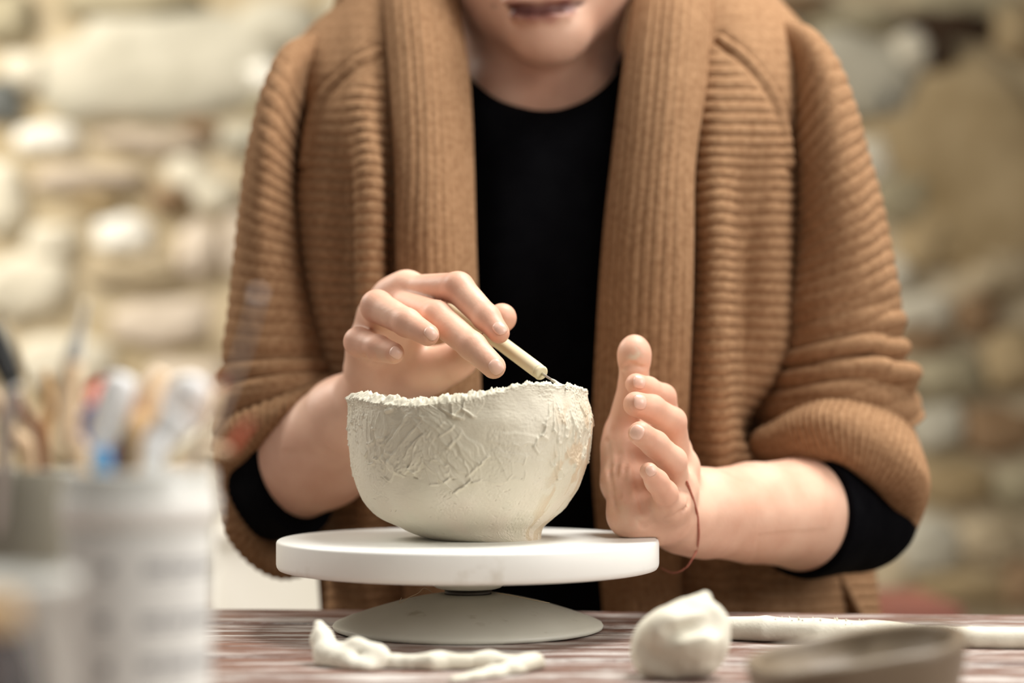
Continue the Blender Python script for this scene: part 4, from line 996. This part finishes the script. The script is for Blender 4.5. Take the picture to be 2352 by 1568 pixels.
# scrap: a pointed tip, a knotted lump and a thick coil trailing off
prs = []
def TC(a, b): prs.append(rc(P(*a[:3]), P(*b[:3]), PX(a[3], a[2]), PX(b[3], b[2])))
TC((733, 1436, .868), (0, 0, 0)) if False else None
TC((731, 1437, .862, 12), (740, 1468, .858, 24)); TC((740, 1468, .858, 24), (755, 1508, .852, 32)); TC((755, 1508, .852, 32), (800, 1516, .842, 26))
TC((775, 1500, .852, 22), (820, 1485, .846, 20)); TC((820, 1485, .846, 20), (868, 1512, .842, 28)); TC((868, 1512, .842, 28), (842, 1535, .836, 22)); TC((800, 1530, .838, 16), (842, 1535, .836, 20))
scrap = sdf_thing('clay_scrap', prs, .0035, MAT_CLAY2, seed=3)
tag(scrap, 'knotted lump of torn clay with a pointed tip in front of the wheel foot', 'clay scrap')
prs = []
TC((900, 1522, .842, 22), (1000, 1526, .838, 24)); TC((1000, 1526, .838, 24), (1120, 1522, .842, 22)); TC((1120, 1522, .842, 22), (1225, 1524, .84, 20)); TC((1195, 1530, .832, 24), (1130, 1556, .815, 24)); TC((1130, 1556, .815, 24), (1040, 1572, .80, 20)); TC((1225, 1524, .84, 20), (1180, 1545, .825, 24))
coil0 = sdf_thing('clay_coil', prs, .005, MAT_CLAY2, seed=5)
tag(coil0, 'short bent clay coil lying beside the knotted clay lump', 'clay coil')
cB = P(1560, 1465, .815)
prs = [ell(cB+np.array([0, 0, -.0010]), (.0205, .0195, .0165)), ell(cB+np.array([.005, -.004, .002]), (.0155, .0165, .0150)), rc(cB+np.array([.006, 0, .006]), cB+np.array([.0128, .001, .0195]), .0085, .0022), ell(cB+np.array([-.008, 0, -.008]), (.014, .014, .013)), rc(cB+np.array([.012, -.004, -.008]), cB+np.array([.016, -.002, .008]), .006, .005),
       rc(cB+np.array([-.010, -.012, .006]), cB+np.array([.008, -.015, .004]), .005, .006)]
dn = [rc(cB+np.array([-.004, -.021, .006]), cB+np.array([.014, -.016, .010]), .0035, .0050), rc(cB+np.array([-.002, -.016, .016]), cB+np.array([.006, -.012, .019]), .002, .003), rc(cB+np.array([-.019, -.014, -.004]), cB+np.array([-.010, -.020, -.012]), .002, .003), rc(cB+np.array([.017, -.014, -.010]), cB+np.array([.010, -.020, -.014]), .002, .003)]
ball = sdf_thing('clay_ball', prs, .008, MAT_CLAY2, amp=.0010, fr=70, seed=9, dents=dn)
tag(ball, 'squashed clay ball with a pinched peak beside the wheel', 'clay ball')
prs = []
pl = [(1640, 1438, .955, 26), (1760, 1444, .945, 30), (1880, 1450, .935, 32), (2000, 1452, .930, 30), (2120, 1462, .920, 28), (2240, 1470, .915, 27), (2380, 1476, .910, 28), (2520, 1480, .905, 28)]
for i in range(len(pl)-1):
    a, b_ = list(pl[i]), list(pl[i+1])
    A_, B_ = P(*a[:3]), P(*b_[:3]); ra, rb = PX(a[3], a[2]), PX(b_[3], b_[2]); A_[2] = ra*.8; B_[2] = rb*.8
    prs.append(rc(A_, B_, ra, rb))
coil = sdf_thing('clay_coil', prs, .001, MAT_CLAY2, amp=.0005, fr=60, seed=13)
tag(coil, 'long thick clay coil stretching along the table from behind the clay ball', 'clay coil')
# crumbs on the long coil, each too small to count
cv = []; cf = []
rs = random.Random(4)
for _ in range(60):
    i = rs.randrange(0, 5); f = rs.random(); a = pl[i]; b_ = pl[i+1]; Yc = a[2]+(b_[2]-a[2])*f; xx_ = P(a[0]+(b_[0]-a[0])*f, 0, Yc)[0]; r_ = PX(a[3]+(b_[3]-a[3])*f, Yc)
    ang = rs.uniform(-.9, .5); c = np.array([xx_, Yc+r_*math.sin(ang), r_*.8+r_*math.cos(ang)]); s = rs.uniform(.0003, .0008); k0 = len(cv)
    for d in ((1, 0, 0), (0, 1, 0), (0, 0, 1), (-1, 0, 0), (0, -1, 0), (0, 0, -1)): cv.append(c+np.array(d)*s*rs.uniform(.6, 1.3))
    for t3 in ((0, 1, 2), (1, 3, 2), (3, 4, 2), (4, 0, 2), (1, 0, 5), (3, 1, 5), (4, 3, 5), (0, 4, 5)): cf.append([k0+t for t in t3])
cr = mesh_obj('clay_crumbs', cv, cf, MAT_CLAY2, coil, smooth=False); cr['kind'] = 'stuff'
# shallow clay dish close to the camera, out of focus
DC = np.array([P(2010, 0, .665)[0], .700, 0]); nU2 = 120; th2 = np.linspace(0, 2*PI, nU2, endpoint=False)
RX = .0435; rows_ = []
rimz = .0275+.0068*np.cos(th2-.1)+.0008*np.sin(3*th2)
wob = 1+.03*np.sin(2*th2+.6)+.02*np.sin(5*th2)
for f in np.linspace(0, 1, 14): rows_.append(np.stack([DC[0]+(RX*(.86+.14*f**.6))*wob*np.cos(th2), DC[1]+(RX*(.86+.14*f**.6))*wob*np.sin(th2), rimz*f], -1))
for f in np.linspace(0, 1, 7)[1:]: rows_.append(np.stack([DC[0]+(RX-.0055*f)*wob*np.cos(th2), DC[1]+(RX-.0055*f)*wob*np.sin(th2), rimz+.0015*math.sin(PI*f)], -1))
for f in np.linspace(0, 1, 12)[1:]:
    zz_ = rimz*(1-f)+.009*f; rr_ = (RX-.0055)*(1-.0*f)*math.cos(f*PI/2)**.4+.0001
    rows_.append(np.stack([DC[0]+rr_*wob*np.cos(th2), DC[1]+rr_*wob*np.sin(th2), zz_], -1))
A2 = np.array(rows_); A2[..., :2] += .0005*np.stack([noise3(A2.reshape(-1, 3)*90, 3).reshape(A2.shape[:2]), noise3(A2.reshape(-1, 3)*90, 6).reshape(A2.shape[:2])], -1)
Fd = grid_faces(len(A2), nU2, True).tolist(); Fd.append(list(range(nU2))[::-1]); Fd.append([(len(A2)-1)*nU2+s for s in range(nU2)])
MAT_CLAY3 = clay_mat('wet_clay', (112, 97, 78), (134, 120, 100), .45)
dish = mesh_obj('clay_dish', A2.reshape(-1, 3), Fd, MAT_CLAY3); recalc(dish)
tag(dish, 'low grey brown clay dish with an uneven rim nearest the camera', 'dish')
# ------------------------------------------------------------------ out-of-focus tub of tools close to the camera
JY = .575
MAT_TUB = material('cloudy_plastic', lin(226, 226, 218), lin(216, 216, 208), rough=.3, scale=10, spec=.5, trans=.12)
MAT_LABEL = material('paper_label', lin(232, 232, 226), lin(224, 224, 218), rough=.7, scale=20)
MAT_INK = material('grey_ink', lin(120, 120, 124), rough=.7)
MAT_RIM = material('white_lid_ring', lin(238, 237, 230), rough=.35)
jc = P(320, 0, JY); jr = PX(172, JY)
tub = empty('tool_tub', (jc[0], JY+.0, 0)); tag(tub, 'cloudy plastic tub with a printed paper label, full of modelling tools', 'tub')
def zpx(py, Y): return CAM_H+(HORIZON-py)/FPX*Y
ztop = zpx(1085, JY-jr); zring = zpx(1215, JY-jr)
# open tub with a real wall
lathe('tub_body', [(.0001, 0), (jr*.90, 0), (jr*.93, .002), (jr*.985, zring), (jr*.99, ztop-.001), (jr*.97, ztop), (jr*.955, ztop-.001), (jr*.945, zring), (jr*.89, .004), (.0001, .003)], (jc[0], JY, 0), MAT_TUB, tub, n=96)
zr2 = zpx(1142, JY-jr)
lathe('collar_ring', [(jr*.99, zring-.0), (jr*1.03, zring+.0005), (jr*1.035, zr2-.001), (jr*1.0, zr2), (jr*.99, zr2-.002)], (jc[0], JY, 0), MAT_RIM, tub, n=96)
def wrap(name, a0, a1, z0, z1, r, mat, parent, n=24, thick=.0003):
    V = []; 
    for rr in (r, r+thick):
        for z in (z0, z1):
            for i in range(n+1):
                a = a0+(a1-a0)*i/n; V.append((jc[0]+rr*math.cos(a), JY+rr*math.sin(a), z))
    m = n+1; F = []
    for i in range(n):
        F += [[i, i+1, m+i+1, m+i], [2*m+i, 3*m+i, 3*m+i+1, 2*m+i+1], [i, 2*m+i, 2*m+i+1, i+1], [m+i, m+i+1, 3*m+i+1, 3*m+i]]
    F += [[0, m, 3*m, 2*m], [n, 2*m+n, 3*m+n, m+n]]
    return mesh_obj(name, V, F, mat, parent, smooth=False)
def aj(px, Y=None):                       # angle on the tub front for a photo column
    s = ((px-1176)/FPX*(JY-jr*.8)-jc[0])/jr; return -PI/2+math.asin(max(-.98, min(.98, s)))
lab = wrap('label', aj(178), aj(482), .004, zpx(1232, JY-jr), jr*1.0, MAT_LABEL, tub)
def ink(x0, x1, y0, y1): 
    wrap('print_block', aj(x0), aj(x1), zpx(y1, JY-jr), zpx(y0, JY-jr), jr*1.0+.0003, MAT_INK, lab, n=6, thick=.00015)
for (x0, x1, yc) in ((340, 388, 1310), (396, 436, 1310), (442, 476, 1310), (240, 268, 1310), (332, 380, 1432), (388, 424, 1432), (430, 470, 1432), (226, 264, 1432), (330, 372, 1532), (380, 430, 1532), (436, 470, 1532), (236, 266, 1540)):
    ink(x0, x1, yc-14, yc-3); ink(x0, x1-4, yc+3, yc+13)
def tool_mat(name, c, **k): return material(name, lin(*c), lin(*[max(0, v-14) for v in c]), scale=30, **k)
T_WHITE = tool_mat('tool_white', (253, 253, 252), rough=.3); T_WOOD = tool_mat('tool_wood', (206, 170, 120), rough=.5); T_LWOOD = tool_mat('tool_pale_wood', (236, 206, 168), rough=.5)
T_BROWN = tool_mat('tool_brown', (150, 104, 74), rough=.5); T_BLUE = tool_mat('tool_blue', (70, 88, 190), rough=.4); T_CYAN = tool_mat('tool_light_blue', (96, 170, 224), rough=.4); T_RED = tool_mat('tool_red', (206, 96, 70), rough=.4)
T_BLACK = tool_mat('tool_black', (26, 28, 26), rough=.45); T_GREY = tool_mat('tool_grey', (120, 118, 112), rough=.4); T_METAL = material('tool_metal', lin(200, 200, 196), rough=.3, metal=.8)
def tool_thing(name, label, cat, segs, group='tools standing in the tub'):
    """segs: (part, material, [(px, py, Y, radius px)...]); the handle runs on down to the bottom of its pot"""
    e = empty(name, tuple(P(*segs[-1][2][-1][:3]))); tag(e, label, cat, group)
    for part, mat, pts in segs: tube(part, [P(*p[:3]) for p in pts], [PX(p[3], p[2]) for p in pts], mat, e, nseg=14, res=5)
    return e
def foot(px, Y, r): return (px, HORIZON+(CAM_H-.006)*FPX/Y, Y, r)
tool_thing('modelling_knife', 'white rod shaped modelling tool leaning out of the tub', 'modelling tool', [('handle', T_WHITE, [(284, 858, .60, 16), (277, 880, .60, 38), (240, 990, .60, 40), (212, 1048, .595, 32), (205, 1100, .59, 16), foot(240, .585, 12)])])
tool_thing('plastic_rib', 'blue and pale blue plastic tool behind the white rod', 'modelling tool', [('blade', T_BLUE, [(218, 940, .60, 14), (200, 985, .61, 44), (200, 1035, .595, 32), (222, 1070, .592, 20)]), ('edge', T_CYAN, [(235, 1000, .60, 18), (232, 1060, .595, 28), (236, 1110, .59, 24), foot(260, .585, 12)])])
tool_thing('paintbrush', 'red handled brush just behind the blue tool', 'brush', [('handle', T_RED, [(238, 870, .63, 10), (225, 900, .63, 28), (222, 940, .62, 24), (262, 1080, .595, 12), foot(280, .59, 9)])])
tool_thing('paintbrush', 'tall brush with a grey tip and pale wooden handle', 'brush', [('bristles', T_GREY if False else T_METAL, [(196, 690, .60, 3), (182, 760, .60, 12), (168, 830, .60, 22)]), ('handle', T_LWOOD, [(168, 830, .60, 22), (155, 920, .60, 30), (160, 1010, .595, 24), (192, 1090, .585, 18), foot(240, .58, 12)])])
tool_thing('wooden_spatula', 'yellowish wooden spatula between the white rod and the round scoop', 'spatula', [('blade', T_LWOOD, [(372, 850, .62, 12), (350, 900, .62, 34), (330, 960, .62, 36)]), ('handle', T_WOOD, [(330, 960, .62, 34), (310, 1060, .593, 14), foot(320, .585, 10)])])
tool_thing('scoop', 'round white scoop on a broad pale handle', 'scoop', [('bowl', T_WHITE, [(440, 885, .58, 20), (432, 915, .60, 58), (415, 955, .60, 50)]), ('handle', T_WHITE, [(415, 955, .58, 44), (375, 1010, .58, 36), (350, 1090, .575, 26), foot(350, .575, 14)])])
tool_thing('loop_tool', 'grey metal ribbon tool low behind the scoop handle', 'modelling tool', [('handle', T_GREY, [(300, 1000, .61, 10), (292, 1040, .60, 24), (290, 1090, .594, 14), foot(300, .59, 10)])])
tool_thing('paintbrush', 'thin red brush leaning towards the cardigan cuff', 'brush', [('bristles', T_RED, [(580, 965, .60, 3), (556, 990, .60, 9), (528, 1030, .60, 10)]), ('handle', T_LWOOD, [(528, 1030, .60, 8), (440, 1095, .59, 7), foot(400, .58, 7)])])
tool_thing('paintbrush', 'pale pink brush tilted out over the tub edge', 'brush', [('bristles', T_RED, [(515, 868, .59, 4), (502, 890, .59, 8)]), ('handle', T_LWOOD, [(500, 890, .59, 10), (450, 1060, .582, 11), (430, 1120, .58, 10), foot(395, .58, 8)])])
tool_thing('ball_stylus', 'very thin stylus with a small white ball tip reaching over the sleeve', 'modelling tool', [('tip', T_WHITE, [(592, 666, .56, 3), (592, 674, .56, 9), (592, 684, .56, 3)]), ('shaft', T_METAL, [(592, 684, .56, 3), (560, 800, .565, 4.5), (500, 965, .575, 5), (452, 1090, .578, 6), foot(400, .58, 6)])])
# a second pot at the edge of the frame with brushes
MAT_POT = material('grey_glaze', lin(150, 146, 130), lin(128, 122, 106), rough=.4, scale=12)
pc = P(-10, 0, .60); pr = PX(165, .60)
pot = empty('brush_pot', (pc[0], .66, 0)); tag(pot, 'dull grey pot holding wooden brushes beside the tub', 'pot')
zt = zpx(1085, .61)
lathe('pot_body', [(.0001, 0), (pr*.85, 0), (pr*.9, .003), (pr, zt*.6), (pr, zt-.001), (pr*.96, zt), (pr*.92, zt-.001), (pr*.9, .01), (.0001, .008)], (pc[0], .66, 0), MAT_POT, pot, n=72)
G2 = 'brushes in the grey pot'
tool_thing('wooden_brush', 'dark brown wooden handle nearest the tub in the grey pot', 'brush', [('handle', T_BROWN, [(20, 870, .64, 10), (60, 960, .64, 15), (100, 1070, .645, 15), foot(90, .66, 10)])], G2)
tool_thing('wooden_brush', 'pale wooden handle in the middle of the grey pot', 'brush', [('handle', T_LWOOD, [(-20, 900, .65, 14), (30, 1000, .65, 22), (66, 1090, .655, 20), foot(50, .665, 12)])], G2)
tool_thing('wooden_brush', 'reddish wooden handle standing upright in the grey pot', 'brush', [('handle', T_WOOD, [(104, 850, .66, 8), (112, 930, .66, 16), (96, 1060, .66, 16), foot(70, .66, 10)])], G2)
tool_thing('black_brush', 'thick black brush handle leaning in the grey pot', 'brush', [('handle', T_BLACK, [(-30, 730, .60, 26), (0, 810, .60, 34), (30, 880, .60, 30)]), ('ferrule', T_METAL, [(30, 880, .60, 22), (20, 960, .61, 20), (10, 1060, .63, 16), foot(0, .66, 10)])], G2)
# dark glazed jar at the bottom corner, white cloth heap between
MAT_DARK = material('tenmoku_glaze', lin(26, 16, 10), lin(110, 54, 20), rough=.25, scale=26, ramp=(.45, .75))
kc = P(-30, 0, .40); kr = PX(150, .40)
jar = empty('glazed_jar', (kc[0], .40, 0)); tag(jar, 'small black and amber glazed jar in front of the tub', 'jar')
zj = zpx(1405, .40)
lathe('jar_body', [(.0001, 0), (kr*.9, 0), (kr*1.02, .01), (kr*1.0, zj*.6), (kr*.8, zj*.86), (kr*.62, zj*.93), (kr*.62, zj-.003), (kr*.5, zj-.003), (kr*.5, zj*.3), (.0001, zj*.3)], (kc[0], .40, 0), MAT_DARK, jar, n=64)
lathe('stopper', [(.0001, zj-.02), (kr*.49, zj-.02), (kr*.49, zj), (kr*.42, zj+.0035), (.0001, zj+.004)], (kc[0], .40, 0), T_WOOD, jar, n=40)

# a low white tub in the near corner
lc = P(10, 0, .46); lr = PX(165, .46); zl = CAM_H+(HORIZON-1335)/FPX*(.46-lr)
low = empty('white_tub', (lc[0], .46, 0)); tag(low, 'low plain white tub between the grey pot and the glazed jar', 'tub')
lathe('tub_wall', [(.0001, 0), (lr*.93, 0), (lr*.96, .003), (lr, zl-.004), (lr*1.03, zl-.004), (lr*1.03, zl), (lr*.97, zl+.0005), (lr*.96, zl-.003), (lr*.9, .004), (.0001, .004)], (lc[0], .46, 0), MAT_TUB, low, n=72)
